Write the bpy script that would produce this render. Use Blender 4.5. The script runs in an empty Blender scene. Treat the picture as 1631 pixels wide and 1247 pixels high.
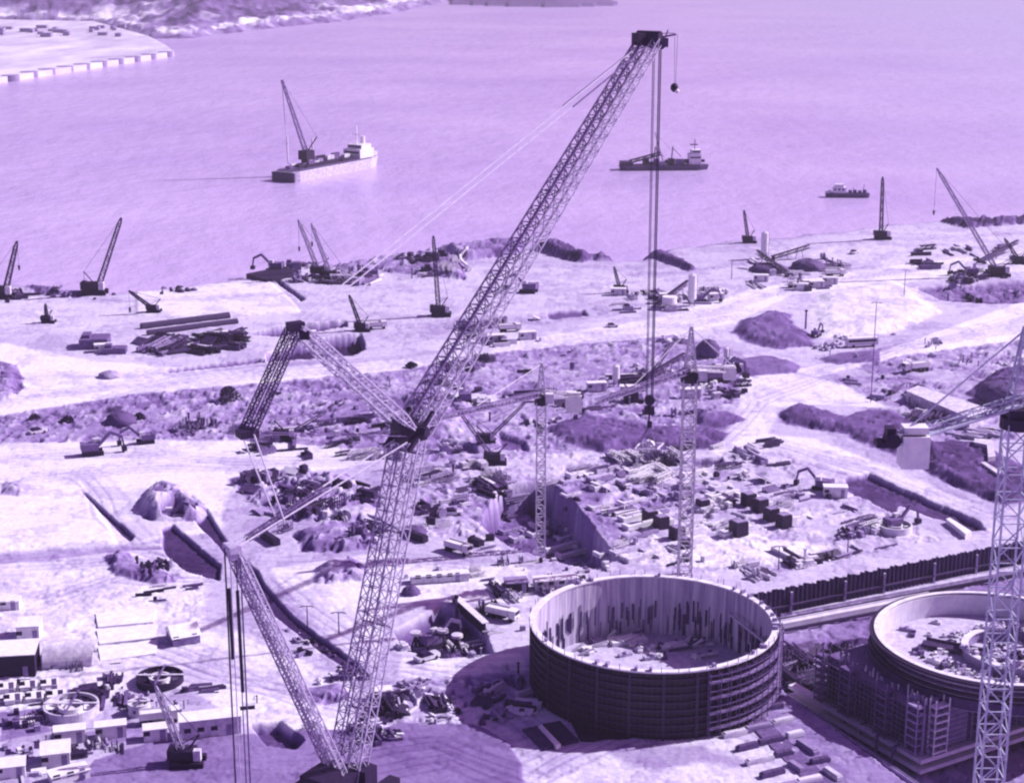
import bpy, math, random
import numpy as np
from mathutils import Vector, Matrix
R = math.radians
random.seed(7)
scene = bpy.context.scene
COL = scene.collection

# ---------------------------------------------------------------- camera, sky, sun, exposure
CAMZ, PITCH, FPX = 130.0, R(15.3), 2700.0
cam_data = bpy.data.cameras.new("camera")
cam = bpy.data.objects.new("camera", cam_data)
COL.objects.link(cam)
cam.location = (0, 0, CAMZ)
cam.rotation_euler = (R(90) - PITCH, 0, 0)
cam_data.sensor_width = 36
cam_data.lens = FPX / 1631 * 36
cam_data.clip_start = 1
cam_data.clip_end = 60000
scene.camera = cam

SUN_EL, SUN_AZ = R(38), R(16)          # azimuth measured from +X towards +Y (right, a little behind the site)
sdir = Vector((math.cos(SUN_EL) * math.cos(SUN_AZ), math.cos(SUN_EL) * math.sin(SUN_AZ), math.sin(SUN_EL)))
world = bpy.data.worlds.new("World")
scene.world = world
world.use_nodes = True
wn, wl = world.node_tree.nodes, world.node_tree.links
bg = wn["Background"]
sky = wn.new("ShaderNodeTexSky")
sky.sky_type = 'NISHITA'
sky.sun_disc = False
sky.sun_elevation = SUN_EL
sky.sun_rotation = R(90) - SUN_AZ
sky.air_density = 1.0
sky.dust_density = 2.0
tint = wn.new("ShaderNodeMix")
tint.data_type = 'RGBA'
tint.blend_type = 'MULTIPLY'
tint.inputs[0].default_value = 1.0
tint.inputs[7].default_value = (1.0, 0.40, 0.93, 1)
wl.new(sky.outputs[0], tint.inputs[6])
wl.new(tint.outputs[2], bg.inputs[0])
bg.inputs[1].default_value = 0.075
sl = bpy.data.lights.new("sun", 'SUN')
sl.energy = 4.6
sl.angle = R(0.55)
sl.color = (1.0, 0.99, 0.965)
so = bpy.data.objects.new("sun", sl)
COL.objects.link(so)
so.rotation_euler = sdir.to_track_quat('Z', 'Y').to_euler()
scene.view_settings.view_transform = 'Standard'
scene.view_settings.look = 'None'
scene.view_settings.exposure = 0.48
scene.view_settings.gamma = 1.0
scene.cycles.filter_width = 2.3
scene.cycles.max_bounces = 5
scene.cycles.volume_bounces = 0
scene.cycles.diffuse_bounces = 1

# ---------------------------------------------------------------- photo pixel -> place in the world
cp, sp_ = math.cos(PITCH), math.sin(PITCH)
def P(px, py, z=0.0):
    a = (px - 815.5) / FPX
    b = (py - 623.5) / FPX
    d = Vector((a, cp - b * sp_, -sp_ - b * cp))
    t = (z - CAMZ) / d.z
    return Vector((0, 0, CAMZ)) + d * t
def at_y(px, py, y):                    # point on the pixel ray at distance y
    a = (px - 815.5) / FPX
    b = (py - 623.5) / FPX
    d = Vector((a, cp - b * sp_, -sp_ - b * cp))
    return Vector((0, 0, CAMZ)) + d * (y / d.y)
def ppm(p):                             # photo pixels per metre at a point
    return FPX / (p[1] * cp + (CAMZ - p[2]) * sp_)

# ---------------------------------------------------------------- mesh building
class MB:
    def __init__(s): s.v = []; s.f = []
    def add(s, vs, fs):
        n = len(s.v); s.v += [tuple(q) for q in vs]; s.f += [tuple(i + n for i in q) for q in fs]; return s
    def box(s, c, size, rz=0.0):
        x, y, z = size[0] / 2, size[1] / 2, size[2] / 2
        ca, sa = math.cos(rz), math.sin(rz)
        vs = [(c[0] + ca * i * x - sa * j * y, c[1] + sa * i * x + ca * j * y, c[2] + k * z) for i in (-1, 1) for j in (-1, 1) for k in (-1, 1)]
        return s.add(vs, [(0, 1, 3, 2), (4, 6, 7, 5), (0, 4, 5, 1), (2, 3, 7, 6), (0, 2, 6, 4), (1, 5, 7, 3)])
    def beam(s, a, b, w, h=None, up=(0, 0, 1)):
        a, b = Vector(a), Vector(b); h = h or w
        d = (b - a)
        if d.length < 1e-6: return s
        d.normalize(); u = Vector(up)
        if abs(d.dot(u)) > 0.98: u = Vector((0, 1, 0))
        r = d.cross(u).normalized(); u = r.cross(d)
        vs = [q + r * i * w / 2 + u * j * h / 2 for q in (a, b) for (i, j) in ((-1, -1), (1, -1), (1, 1), (-1, 1))]
        return s.add(vs, [(3, 2, 1, 0), (4, 5, 6, 7), (0, 1, 5, 4), (1, 2, 6, 5), (2, 3, 7, 6), (3, 0, 4, 7)])
    def cyl(s, a, b, r0, r1=None, n=16):
        a, b = Vector(a), Vector(b); r1 = r0 if r1 is None else r1
        d = (b - a).normalized(); u = Vector((0, 0, 1)) if abs(d.z) < .9 else Vector((0, 1, 0))
        x = d.cross(u).normalized(); y = d.cross(x)
        vs = []
        for q, r in ((a, r0), (b, r1)):
            vs += [q + (x * math.cos(k * 2 * math.pi / n) + y * math.sin(k * 2 * math.pi / n)) * max(r, .001) for k in range(n)]
        fs = [(k, (k + 1) % n, n + (k + 1) % n, n + k) for k in range(n)] + [tuple(range(n))[::-1], tuple(range(n, 2 * n))]
        return s.add(vs, fs)
    def prism(s, poly, z0, z1):
        n = len(poly)
        ar = sum(poly[i][0] * poly[(i + 1) % n][1] - poly[(i + 1) % n][0] * poly[i][1] for i in range(n))
        if ar < 0: poly = list(poly)[::-1]
        vs = [(q[0], q[1], z0) for q in poly] + [(q[0], q[1], z1) for q in poly]
        return s.add(vs, [(i, (i + 1) % n, n + (i + 1) % n, n + i) for i in range(n)] + [tuple(range(n))[::-1], tuple(range(n, 2 * n))])
    def ring(s, c, r0, r1, z0, z1, n=96, a0=0.0, a1=2 * math.pi):
        full = abs(a1 - a0 - 2 * math.pi) < 1e-6
        m = n if full else n + 1
        vs = []
        for k in range(m):
            t = a0 + (a1 - a0) * k / n; x, y = math.cos(t), math.sin(t)
            vs += [(c[0] + r0 * x, c[1] + r0 * y, z0), (c[0] + r1 * x, c[1] + r1 * y, z0), (c[0] + r1 * x, c[1] + r1 * y, z1), (c[0] + r0 * x, c[1] + r0 * y, z1)]
        fs = []
        for k in range(n):
            i, j = 4 * k, 4 * ((k + 1) % m)
            fs += [(i + 1, j + 1, j + 2, i + 2), (i + 2, j + 2, j + 3, i + 3), (i + 3, j + 3, j, i), (i, j, j + 1, i + 1)]
        if not full: fs += [(0, 1, 2, 3), tuple(4 * (m - 1) + q for q in (3, 2, 1, 0))]
        return s.add(vs, fs)
    def rock(s, c, r, seed=0, sq=.7, n=8, m=5, j=.28):
        rr = random.Random(seed); vs = []; fs = []
        for i in range(m + 1):
            ph = math.pi * i / m
            for k in range(n):
                q = r * (1 + rr.uniform(-j, j)); th = 2 * math.pi * k / n + i * .3
                vs.append((c[0] + q * math.sin(ph) * math.cos(th), c[1] + q * math.sin(ph) * math.sin(th), c[2] + q * sq * math.cos(ph)))
        for i in range(m):
            for k in range(n): fs.append((i * n + k, (i + 1) * n + k, (i + 1) * n + (k + 1) % n, i * n + (k + 1) % n))
        return s.add(vs, fs)
    def lattice(s, A, B, w0, w1=None, cell=None, t=.22, up=(0, 0, 1), taper=0.0, d=None, tb=None):
        A, B = Vector(A), Vector(B); w1 = w0 if w1 is None else w1
        ax = (B - A); L = ax.length; ax.normalize(); u = Vector(up)
        if abs(ax.dot(u)) > .97: u = Vector((0, 1, 0))
        r = ax.cross(u).normalized(); u = r.cross(ax)
        cell = cell or max(w0, .8); n = max(2, round(L / cell)); tb = tb or t * .6
        def pts(k):
            q = k / n; w = w0 + (w1 - w0) * q
            if taper:
                e = min(q, 1 - q) / taper
                if e < 1: w *= .3 + .7 * e
            c = A + ax * L * q
            return [c + r * i * w / 2 + u * j * w / 2 for (i, j) in ((-1, -1), (1, -1), (1, 1), (-1, 1))]
        pr = [pts(k) for k in range(n + 1)]
        if taper:
            for k in range(n):
                for c in range(4): s.beam(pr[k][c], pr[k + 1][c], t)
        else:
            for c in range(4): s.beam(pr[0][c], pr[n][c], t)
        for k in range(n):
            for c in range(4):
                a, b = (c, (c + 1) % 4) if k % 2 else ((c + 1) % 4, c)
                s.beam(pr[k][a], pr[k + 1][b], tb)
                if k: s.beam(pr[k][c], pr[k][(c + 1) % 4], tb * .9)
        return s
    def obj(s, name, m, parent=None, off=None, smooth=False):
        me = bpy.data.meshes.new(name)
        vs = s.v if off is None else [(a - off[0], b - off[1], c - off[2]) for a, b, c in s.v]
        me.from_pydata([tuple(map(float, q)) for q in vs], [], s.f); me.update()
        if smooth: me.polygons.foreach_set('use_smooth', [True] * len(me.polygons))
        me.materials.append(m)
        o = bpy.data.objects.new(name, me); COL.objects.link(o)
        if parent: o.parent = parent
        return o

def tag(o, label=None, cat=None, group=None, kind=None):
    if label: o['label'] = label
    if cat: o['category'] = cat
    if group: o['group'] = group
    if kind: o['kind'] = kind
    return o
def thing(name, label, cat, loc=(0, 0, 0), rz=0.0, group=None):
    o = bpy.data.objects.new(name, None); COL.objects.link(o)
    o.location = loc; o.rotation_euler = (0, 0, rz); o.empty_display_size = 1
    return tag(o, label, cat, group)
def dup(root, loc, rz=0.0, label=None, group=None, sc=1.0):
    r = root.copy(); COL.objects.link(r); r.location = loc; r.rotation_euler = (0, 0, rz); r.scale = (sc, sc, sc)
    if label: r['label'] = label
    if group: r['group'] = group
    for ch in list(root.children):
        c = ch.copy(); COL.objects.link(c); c.parent = r
        for g in ch.children:
            d = g.copy(); COL.objects.link(d); d.parent = c
    return r

# ---------------------------------------------------------------- materials (procedural)
RAMP = [(0, (.007, .002, .018)), (.05, (.042, .017, .090)), (.15, (.14, .078, .255)), (.3, (.275, .195, .44)), (.6, (.60, .545, .74)), (.9, (.90, .875, .94))]
def pc(g):
    for (a, ca), (b, cb) in zip(RAMP, RAMP[1:]):
        if g <= b:
            q = max(0, (g - a) / (b - a)); return tuple(x + (y - x) * q for x, y in zip(ca, cb)) + (1,)
    return RAMP[-1][1] + (1,)
def mat(name, g, rough=.75, var=.25, scale=1.0, stretch=(1, 1, 1), metal=0.0, bump=0.0, blue=0.0):
    m = bpy.data.materials.new(name); m.use_nodes = True
    n, l = m.node_tree.nodes, m.node_tree.links; b = n["Principled BSDF"]
    tc = n.new("ShaderNodeTexCoord"); mp = n.new("ShaderNodeMapping"); mp.inputs[3].default_value = stretch
    nz = n.new("ShaderNodeTexNoise"); nz.inputs["Scale"].default_value = scale; nz.inputs["Detail"].default_value = 6; nz.inputs["Roughness"].default_value = .65
    cr = n.new("ShaderNodeValToRGB")
    l.new(tc.outputs["Object"], mp.inputs[0]); l.new(mp.outputs[0], nz.inputs[0]); l.new(nz.outputs[0], cr.inputs[0]); l.new(cr.outputs[0], b.inputs["Base Color"])
    def cc(x):
        c = pc(max(0, x))
        return (c[0] * (1 - blue), c[1], min(1, c[2] * (1 + .15 * blue)), 1)
    cr.color_ramp.elements[0].position = .3; cr.color_ramp.elements[1].position = .7
    cr.color_ramp.elements[0].color = cc(g * (1 - var)); cr.color_ramp.elements[1].color = cc(g * (1 + var))
    b.inputs["Roughness"].default_value = rough; b.inputs["Metallic"].default_value = metal
    b.inputs["Specular IOR Level"].default_value = .25
    if bump:
        bp = n.new("ShaderNodeBump"); bp.inputs["Strength"].default_value = 1; bp.inputs["Distance"].default_value = bump
        l.new(nz.outputs[0], bp.inputs["Height"]); l.new(bp.outputs[0], b.inputs["Normal"])
    return m
M = dict(
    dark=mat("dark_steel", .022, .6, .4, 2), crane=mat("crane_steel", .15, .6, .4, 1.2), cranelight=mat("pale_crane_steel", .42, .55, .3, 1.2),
    cranemid=mat("mid_crane_steel", .25, .6, .4, 1.2), cranedark=mat("dark_crane_steel", .05, .6, .4, 1.2), towerpale=mat("pale_tower_crane_paint", .66, .5, .2, 2), towerblue=mat("leak_blue_tower_crane_paint", .52, .5, .25, 1, blue=.10),  # last one: bluish light leak put into the crane's colour
    white=mat("white_paint", .76, .5, .16, .7), offwhite=mat("weathered_white_paint", .60, .6, .35, .8), concrete=mat("concrete", .50, .85, .25, .8, bump=.05),
    palecon=mat("pale_concrete", .66, .85, .15, .6), midcon=mat("grey_concrete", .30, .85, .3, .7), rubber=mat("rubber", .02, .9, .3, 3), glass=mat("window_glass", .03, .15, .2, 1),
    rope=mat("steel_rope", .05, .5, .2, 1), palerope=mat("pale_pendant_rope", .55, .5, .2, 1), wood=mat("timber", .42, .8, .35, 1.5), rust=mat("rusty_steel", .10, .8, .5, 1.5),
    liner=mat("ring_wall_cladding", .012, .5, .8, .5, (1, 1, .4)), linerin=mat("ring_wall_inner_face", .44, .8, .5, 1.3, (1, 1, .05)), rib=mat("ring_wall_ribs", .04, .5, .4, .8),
    rim=mat("ring_wall_rim_walkway", .72, .7, .22, .6), sheet=mat("sheet_pile_steel", .07, .75, .4, .6, (1, 1, .2)), yellow=mat("digger_paint", .16, .6, .3, 2), hull=mat("hull_paint", .07, .5, .4, .3),
    leaf=mat("leaves", .05, .8, .5, .8), rock=mat("quarry_rock", .34, .9, .35, .4), mud=mat("wet_mud", .12, .8, .3, .2), green=mat("tarpaulin", .10, .7, .3, 1),
    orange=mat("scaffold_frames", .22, .6, .4, .8), quaytop=mat("stained_quay_concrete", .58, .85, .35, .02, (1, .35, 1)), roofdark=mat("dark_sheet_roof", .05, .6, .3, .5, (6, 1, 1)),
)

# ---------------------------------------------------------------- terrain: relief and soil tone from traced outlines
def hashn(ix, iy, s):
    h = (ix.astype(np.int64) * 374761393 + iy.astype(np.int64) * 668265263 + s * 974634777) & 0x7fffffff
    h = ((h ^ (h >> 13)) * 1274126177) & 0x7fffffff
    return ((h ^ (h >> 16)) & 0xffff) / 65535.0
def vnoise(x, y, s):
    ix, iy = np.floor(x), np.floor(y); fx, fy = x - ix, y - iy
    fx = fx * fx * (3 - 2 * fx); fy = fy * fy * (3 - 2 * fy)
    a, b, c, d = hashn(ix, iy, s), hashn(ix + 1, iy, s), hashn(ix, iy + 1, s), hashn(ix + 1, iy + 1, s)
    return (a * (1 - fx) + b * fx) * (1 - fy) + (c * (1 - fx) + d * fx) * fy - .5
def fbm(x, y, wl, oct=4, s=1, gain=.55):
    o = 0; a = 1; t = 0
    for k in range(oct):
        o = o + a * vnoise(x / wl + 17.3 * k, y / wl + 5.1 * k, s + k); t += a; a *= gain; wl *= .47
    return o / t * 2
def sdist(poly, X, Y):                  # signed distance to a polygon, positive inside
    n = len(poly); ins = np.zeros(X.shape, bool); d2 = np.full(X.shape, 1e18)
    for i in range(n):
        ax, ay = poly[i][0], poly[i][1]; bx, by = poly[(i + 1) % n][0], poly[(i + 1) % n][1]
        ex, ey = bx - ax, by - ay; L = ex * ex + ey * ey + 1e-12
        t = np.clip(((X - ax) * ex + (Y - ay) * ey) / L, 0, 1)
        d2 = np.minimum(d2, (X - ax - t * ex) ** 2 + (Y - ay - t * ey) ** 2)
        c = (ay > Y) != (by > Y)
        if ey != 0: ins ^= c & (X < (Y - ay) / ey * ex + ax)
    d = np.sqrt(d2); return np.where(ins, d, -d)
def ss(t): t = np.clip(t, 0, 1); return t * t * (3 - 2 * t)
# outlines are read off the photograph's ground plane: (points, height, slope width, soil tone with any painted shade, or None, roughness, edge wobble)
COAST = [(-900, 400), (-300, 430), (0, 446), (60, 449), (112, 460), (200, 462), (330, 447), (385, 438), (425, 416), (520, 418), (600, 408), (700, 394), (760, 386), (830, 385), (905, 394), (945, 408), (1005, 410), (1050, 392), (1150, 380), (1250, 372), (1350, 361), (1480, 348), (1560, 352), (1631, 345), (1900, 325), (2600, 290)]
FEAT = [
 # broad tones
 ([(-600, 470), (0, 470), (160, 480), (350, 455), (440, 440), (460, 470), (420, 505), (150, 520), (0, 540)], 0, 3, .60, .08, 3),
 ([(215, 460), (430, 447), (462, 476), (480, 497), (300, 507), (215, 503)], .5, 1, .72, 0, .3),
 ([(480, 440), (760, 425), (1000, 430), (1180, 420), (1400, 400), (1631, 380), (1631, 440), (1200, 470), (1000, 500), (600, 560), (480, 520)], 0, 6, .56, .09, 4),
 ([(1200, 395), (1400, 385), (1631, 360), (1900, 350), (1900, 420), (1400, 440)], 0, 6, .60, .1, 4),
 ([(560, 520), (800, 505), (1060, 480), (1000, 500), (620, 545)], 0, 5, .48, .15, 3),
 ([(0, 660), (200, 628), (400, 612), (660, 578), (860, 548), (1070, 532), (1180, 560), (1180, 640), (900, 690), (760, 740), (640, 720), (380, 705), (200, 700), (0, 708), (-500, 740), (-500, 680)], 0, 3, .36, .45, 3),
 ([(640, 600), (1080, 545), (1160, 600), (1150, 700), (900, 760), (660, 740)], 0, 8, .40, .4, 4),
 ([(1290, 570), (1440, 548), (1631, 540), (2000, 500), (2000, 640), (1631, 640), (1500, 590), (1400, 600)], 0, 5, .44, .5, 3),
 ([(1330, 600), (1480, 600), (1600, 640), (1631, 700), (1500, 700), (1350, 640)], 0, 5, .40, .4, 3),
 ([(700, 740), (900, 720), (1240, 700), (1420, 760), (1500, 860), (1200, 920), (960, 900), (760, 880), (660, 800)], 0, 5, .56, .22, 3),
 ([(640, 755), (740, 760), (820, 830), (760, 860), (660, 850)], 0, 3, .50, .4, 2),
 # haul roads and yards
 ([(-600, 560), (0, 545), (150, 575), (350, 590), (420, 585), (640, 572), (800, 545), (1060, 505), (1200, 460), (1400, 425), (1631, 400), (2000, 380), (2000, 410), (1631, 430), (1400, 455), (1260, 470), (1170, 515), (1060, 535), (800, 560), (640, 590), (400, 612), (200, 630), (0, 662), (-600, 700)], 0, 2, .76, .03, 1.5),
 ([(1260, 590), (1400, 560), (1631, 480), (1900, 420), (1900, 470), (1631, 540), (1440, 566), (1300, 600)], .2, 2, .80, .02, 1),
 ([(1300, 470), (1420, 445), (1470, 470), (1500, 500), (1420, 530), (1300, 540), (1290, 500)], 1.5, 8, .72, .1, 2),
 ([(1180, 600), (1270, 595), (1340, 612), (1420, 650), (1300, 645), (1240, 650), (1220, 690), (1300, 700), (1420, 745), (1590, 820), (1590, 850), (1400, 770), (1240, 720), (1130, 720), (1180, 660)], 0, 2, .74, .06, 1.5),
 ([(-600, 730), (0, 706), (380, 700), (640, 722), (560, 745), (420, 760), (365, 790), (350, 850), (280, 850), (210, 870), (0, 880), (-600, 900)], 0, 2, .74, .02, 1.5),
 ([(-400, 790), (0, 780), (130, 765), (190, 865), (0, 905), (-400, 950)], .4, 1, .76, 0, .4),
 ([(-200, 880), (190, 862), (260, 870), (330, 885), (330, 1060), (0, 1180), (-300, 1300)], 0, 3, .72, .12, 2),
 ([(-200, 915), (0, 882), (190, 868), (270, 872), (190, 878), (0, 900), (-200, 940)], -.4, 1, .42, .05, 1),
 ([(430, 905), (600, 880), (700, 900), (840, 900), (840, 960), (620, 960), (600, 1060), (560, 1050), (470, 960)], 0, 2, .76, .04, 1),
 ([(640, 1050), (830, 1040), (840, 1085), (640, 1085)], 0, 1, .82, .03, 1),
 ([(180, 1010), (340, 990), (560, 1090), (560, 1200), (430, 1170), (300, 1100), (150, 1100)], 0, 1, .74, .06, 1),
 ([(580, 1090), (840, 1075), (860, 1130), (830, 1180), (700, 1165), (580, 1170)], 0, 2, .48, .55, 2),
 ([(780, 1110), (1000, 1120), (1240, 1140), (1300, 1247), (1250, 1400), (700, 1400), (830, 1247), (700, 1160)], 0, 2, .66, .07, 2),
 ([(960, 1190), (1120, 1180), (1190, 1215), (1010, 1222)], 0, 4, .40, .05, 2),  # cloud shadow smudge painted into the ground tone
 # dark smooth pads at the bottom
 ([(560, 1175), (640, 1150), (760, 1153), (815, 1185), (834, 1215), (836, 1300), (560, 1400), (540, 1250)], .25, .5, .27, .02, .4),
 ([(250, 1178), (420, 1168), (560, 1160), (540, 1300), (200, 1400), (60, 1300), (120, 1247), (150, 1210)], .1, .6, .27, .06, .6),
 ([(0, 1135), (60, 1128), (80, 1165), (0, 1180)], 0, 1, .30, .05, .5),
 ([(110, 1170), (230, 1150), (240, 1175), (150, 1190)], 0, 1, .32, .05, .5),
 # the curved drainage trench and the heap at its head
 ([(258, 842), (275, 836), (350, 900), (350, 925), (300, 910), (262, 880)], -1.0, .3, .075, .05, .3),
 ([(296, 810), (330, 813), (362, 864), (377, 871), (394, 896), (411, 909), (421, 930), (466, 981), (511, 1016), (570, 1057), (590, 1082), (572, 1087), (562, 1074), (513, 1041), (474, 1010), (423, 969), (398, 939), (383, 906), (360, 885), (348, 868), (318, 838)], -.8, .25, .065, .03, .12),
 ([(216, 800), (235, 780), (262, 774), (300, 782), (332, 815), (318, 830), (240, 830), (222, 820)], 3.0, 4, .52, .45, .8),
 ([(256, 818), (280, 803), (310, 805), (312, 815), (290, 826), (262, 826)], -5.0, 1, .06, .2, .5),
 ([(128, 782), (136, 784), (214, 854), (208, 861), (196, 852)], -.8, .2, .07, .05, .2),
 ([(0, 770), (30, 765), (62, 780), (30, 792), (0, 790)], 1.2, 4, .5, .3, 1),
 # quay trenches; the two darkest have pit shade painted into their tone
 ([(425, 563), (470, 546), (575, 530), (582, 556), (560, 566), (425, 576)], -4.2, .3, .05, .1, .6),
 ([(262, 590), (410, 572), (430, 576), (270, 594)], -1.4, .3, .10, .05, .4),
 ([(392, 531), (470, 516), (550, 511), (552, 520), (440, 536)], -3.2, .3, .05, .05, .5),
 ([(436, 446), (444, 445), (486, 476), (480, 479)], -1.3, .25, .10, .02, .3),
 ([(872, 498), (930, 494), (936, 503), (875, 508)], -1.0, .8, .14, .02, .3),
 # dark rock banks on the shore
 ([(848, 396), (862, 388), (935, 402), (950, 412), (930, 418), (900, 414)], 4.0, 3, .12, .5, 1),
 ([(936, 414), (950, 404), (982, 406), (976, 416)], 3.0, 3, .16, .5, 1),
 ([(1000, 408), (1022, 396), (1048, 402), (1110, 430), (1100, 433), (1040, 412)], 2.5, 2, .14, .3, .5),
 ([(700, 404), (760, 388), (838, 386), (830, 404), (740, 416)], 3, 4, .26, .6, 1),
 ([(530, 424), (600, 409), (700, 396), (742, 392), (740, 414), (640, 424), (560, 436)], 1.5, 4, .30, .8, 1),
 ([(600, 432), (720, 412), (745, 424), (742, 445), (660, 438)], 1.4, 4, .26, .7, 1),
 ([(1486, 350), (1631, 342), (1900, 330), (1900, 345), (1620, 358), (1540, 364), (1510, 358)], 3, 4, .14, .8, 1),
 ([(1462, 458), (1540, 452), (1631, 446), (1900, 430), (1900, 470), (1570, 484), (1500, 478)], -2, 3, .22, .6, 1),
 ([(30, 448), (90, 452), (160, 465), (120, 474), (60, 468)], 1, 3, .28, .5, 1),
 ([(0, 575), (28, 585), (40, 615), (20, 635), (-60, 650), (-60, 580)], 1.5, 4, .32, 1.2, 1),
 # stockpiles and banks, their shaded slopes painted in as dark tone
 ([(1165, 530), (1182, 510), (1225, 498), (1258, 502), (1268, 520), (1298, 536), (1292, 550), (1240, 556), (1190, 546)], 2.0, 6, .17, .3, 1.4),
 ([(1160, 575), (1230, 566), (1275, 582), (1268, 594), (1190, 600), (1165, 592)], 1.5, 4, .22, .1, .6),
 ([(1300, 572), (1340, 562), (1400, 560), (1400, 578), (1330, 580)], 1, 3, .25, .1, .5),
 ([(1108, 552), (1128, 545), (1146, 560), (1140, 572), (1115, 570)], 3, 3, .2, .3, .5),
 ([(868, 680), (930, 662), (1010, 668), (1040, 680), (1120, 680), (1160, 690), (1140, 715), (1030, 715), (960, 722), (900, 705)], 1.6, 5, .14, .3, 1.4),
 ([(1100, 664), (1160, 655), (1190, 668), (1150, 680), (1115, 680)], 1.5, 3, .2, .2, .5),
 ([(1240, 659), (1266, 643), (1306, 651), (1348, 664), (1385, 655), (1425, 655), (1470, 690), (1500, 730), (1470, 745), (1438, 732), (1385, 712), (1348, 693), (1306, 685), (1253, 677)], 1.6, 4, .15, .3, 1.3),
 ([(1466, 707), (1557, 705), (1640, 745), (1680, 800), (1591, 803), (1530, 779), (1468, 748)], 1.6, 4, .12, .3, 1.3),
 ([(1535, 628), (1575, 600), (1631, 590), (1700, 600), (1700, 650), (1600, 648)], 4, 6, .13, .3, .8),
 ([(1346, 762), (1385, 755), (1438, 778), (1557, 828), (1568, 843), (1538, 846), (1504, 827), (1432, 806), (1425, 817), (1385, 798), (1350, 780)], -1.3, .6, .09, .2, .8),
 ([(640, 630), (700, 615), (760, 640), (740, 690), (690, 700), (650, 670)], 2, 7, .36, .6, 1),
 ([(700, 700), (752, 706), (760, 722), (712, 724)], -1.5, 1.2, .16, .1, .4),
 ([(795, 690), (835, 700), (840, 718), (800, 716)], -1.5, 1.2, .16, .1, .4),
 # excavation with the tower crane in it, and the raft beyond
 ([(765, 835), (800, 775), (865, 765), (905, 790), (975, 880), (985, 892), (945, 905), (905, 900), (860, 886), (810, 866)], -8, 1.0, .20, .5, .5),
 ([(870, 778), (910, 768), (975, 760), (960, 800), (990, 850), (975, 868)], 0, 2, .34, .3, 1),
 ([(900, 742), (1150, 728), (1152, 738), (900, 752)], -1.2, .6, .2, .1, .3),
 ([(1040, 855), (1180, 850), (1330, 870), (1200, 905), (1020, 900)], 0, 3, .74, .2, 1),
 ([(975, 790), (1035, 770), (1100, 775), (1100, 800), (1020, 815), (970, 812)], -.8, 1, .40, .5, .6),
 ([(680, 860), (700, 850), (850, 895), (840, 905)], 0, 1, .5, .3, .5),
 # pits left of the ring wall
 ([(628, 1005), (700, 966), (742, 972), (772, 1005), (784, 1040), (705, 1048), (650, 1036)], -3.2, .9, .15, .3, .4),
 ([(470, 850), (520, 838), (590, 830), (600, 868), (560, 880), (480, 878)], 1.4, 3, .30, .6, 1),
 ([(500, 905), (560, 890), (590, 900), (580, 925), (500, 930)], 1, 3, .38, .6, 1),
 ([(360, 762), (470, 745), (560, 760), (610, 790), (590, 830), (470, 830), (400, 800)], .8, 3, .40, .8, 1),
 ([(160, 885), (200, 880), (235, 905), (290, 920), (250, 935), (180, 915)], 1, 2, .30, .5, 1),
 ([(470, 1100), (540, 1090), (560, 1112), (500, 1126)], .5, 2, .34, .6, .6),
 ([(400, 1155), (445, 1150), (482, 1180), (470, 1192), (425, 1188)], -2.0, .8, .10, .2, .4),
 # working corridor below the sheet pile wall
 ([(1150, 962), (1180, 956), (1600, 871.5), (1900, 811), (2400, 1000), (1800, 1500), (1560, 1500), (1468, 1262), (1236, 1092), (1215, 1000)], -5.0, .4, .30, .25, .2),
 ([(1238, 1000), (1400, 975), (1430, 1000), (1380, 1060), (1240, 1050)], 0, 2, .14, .6, .6),
 ([(1236, 1092), (1468, 1262), (1400, 1300), (1200, 1140)], 0, 1, .34, .1, .5),
]
TRACKS = [[(0, 690), (300, 600), (640, 572), (1060, 515), (1300, 450), (1631, 405)], [(-50, 640), (250, 612), (640, 583), (1060, 528), (1180, 500)], [(0, 600), (200, 600), (500, 582)], [(1280, 590), (1420, 556), (1631, 508), (1800, 470)], [(1250, 600), (1420, 560), (1631, 520)],
 [(1130, 710), (1200, 640), (1300, 600), (1480, 580), (1631, 600)], [(1220, 700), (1400, 750), (1600, 835)], [(1200, 705), (1380, 765), (1560, 840)], [(0, 730), (200, 720), (420, 735), (600, 735)], [(60, 760), (250, 745), (420, 742)], [(130, 760), (220, 870), (330, 900)],
 [(430, 920), (520, 1000), (600, 1060), (700, 1065), (840, 1060)], [(450, 900), (600, 892), (760, 905)], [(0, 905), (200, 890), (330, 905)], [(60, 960), (180, 920), (330, 930)], [(180, 1030), (330, 1080), (560, 1110)], [(200, 1010), (420, 1090), (560, 1130)],
 [(850, 1240), (1000, 1170), (1180, 1160), (1240, 1180)], [(830, 1200), (1000, 1150), (1200, 1140)], [(660, 760), (740, 800), (860, 890)], [(700, 750), (790, 790), (840, 870)], [(1180, 400), (1400, 385), (1631, 370)], [(1000, 440), (1200, 420), (1450, 430), (1631, 420)], [(130, 480), (300, 478), (450, 470)], [(860, 1180), (760, 1100), (640, 1070)], [(560, 1200), (700, 1180), (830, 1230)], [(600, 1230), (720, 1210), (840, 1260)]]
def wp(pts, z=0.0): return [(lambda q: (q.x, q.y))(P(a, b, z)) for a, b in pts]
WF = []
for pts, h, w, tone, rough, wob in FEAT:
    q = wp(pts); xs = [a for a, _ in q]; ys = [b for _, b in q]
    WF.append((q, h, w, tone, rough, wob, min(xs) - 12, max(xs) + 12, min(ys) - 12, max(ys) + 12))
WT = [wp(t) for t in TRACKS]
coast = wp(COAST)
LAND = coast + [(6000, coast[-1][1]), (6000, -600), (-6000, -600), (-6000, coast[0][1])]
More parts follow.
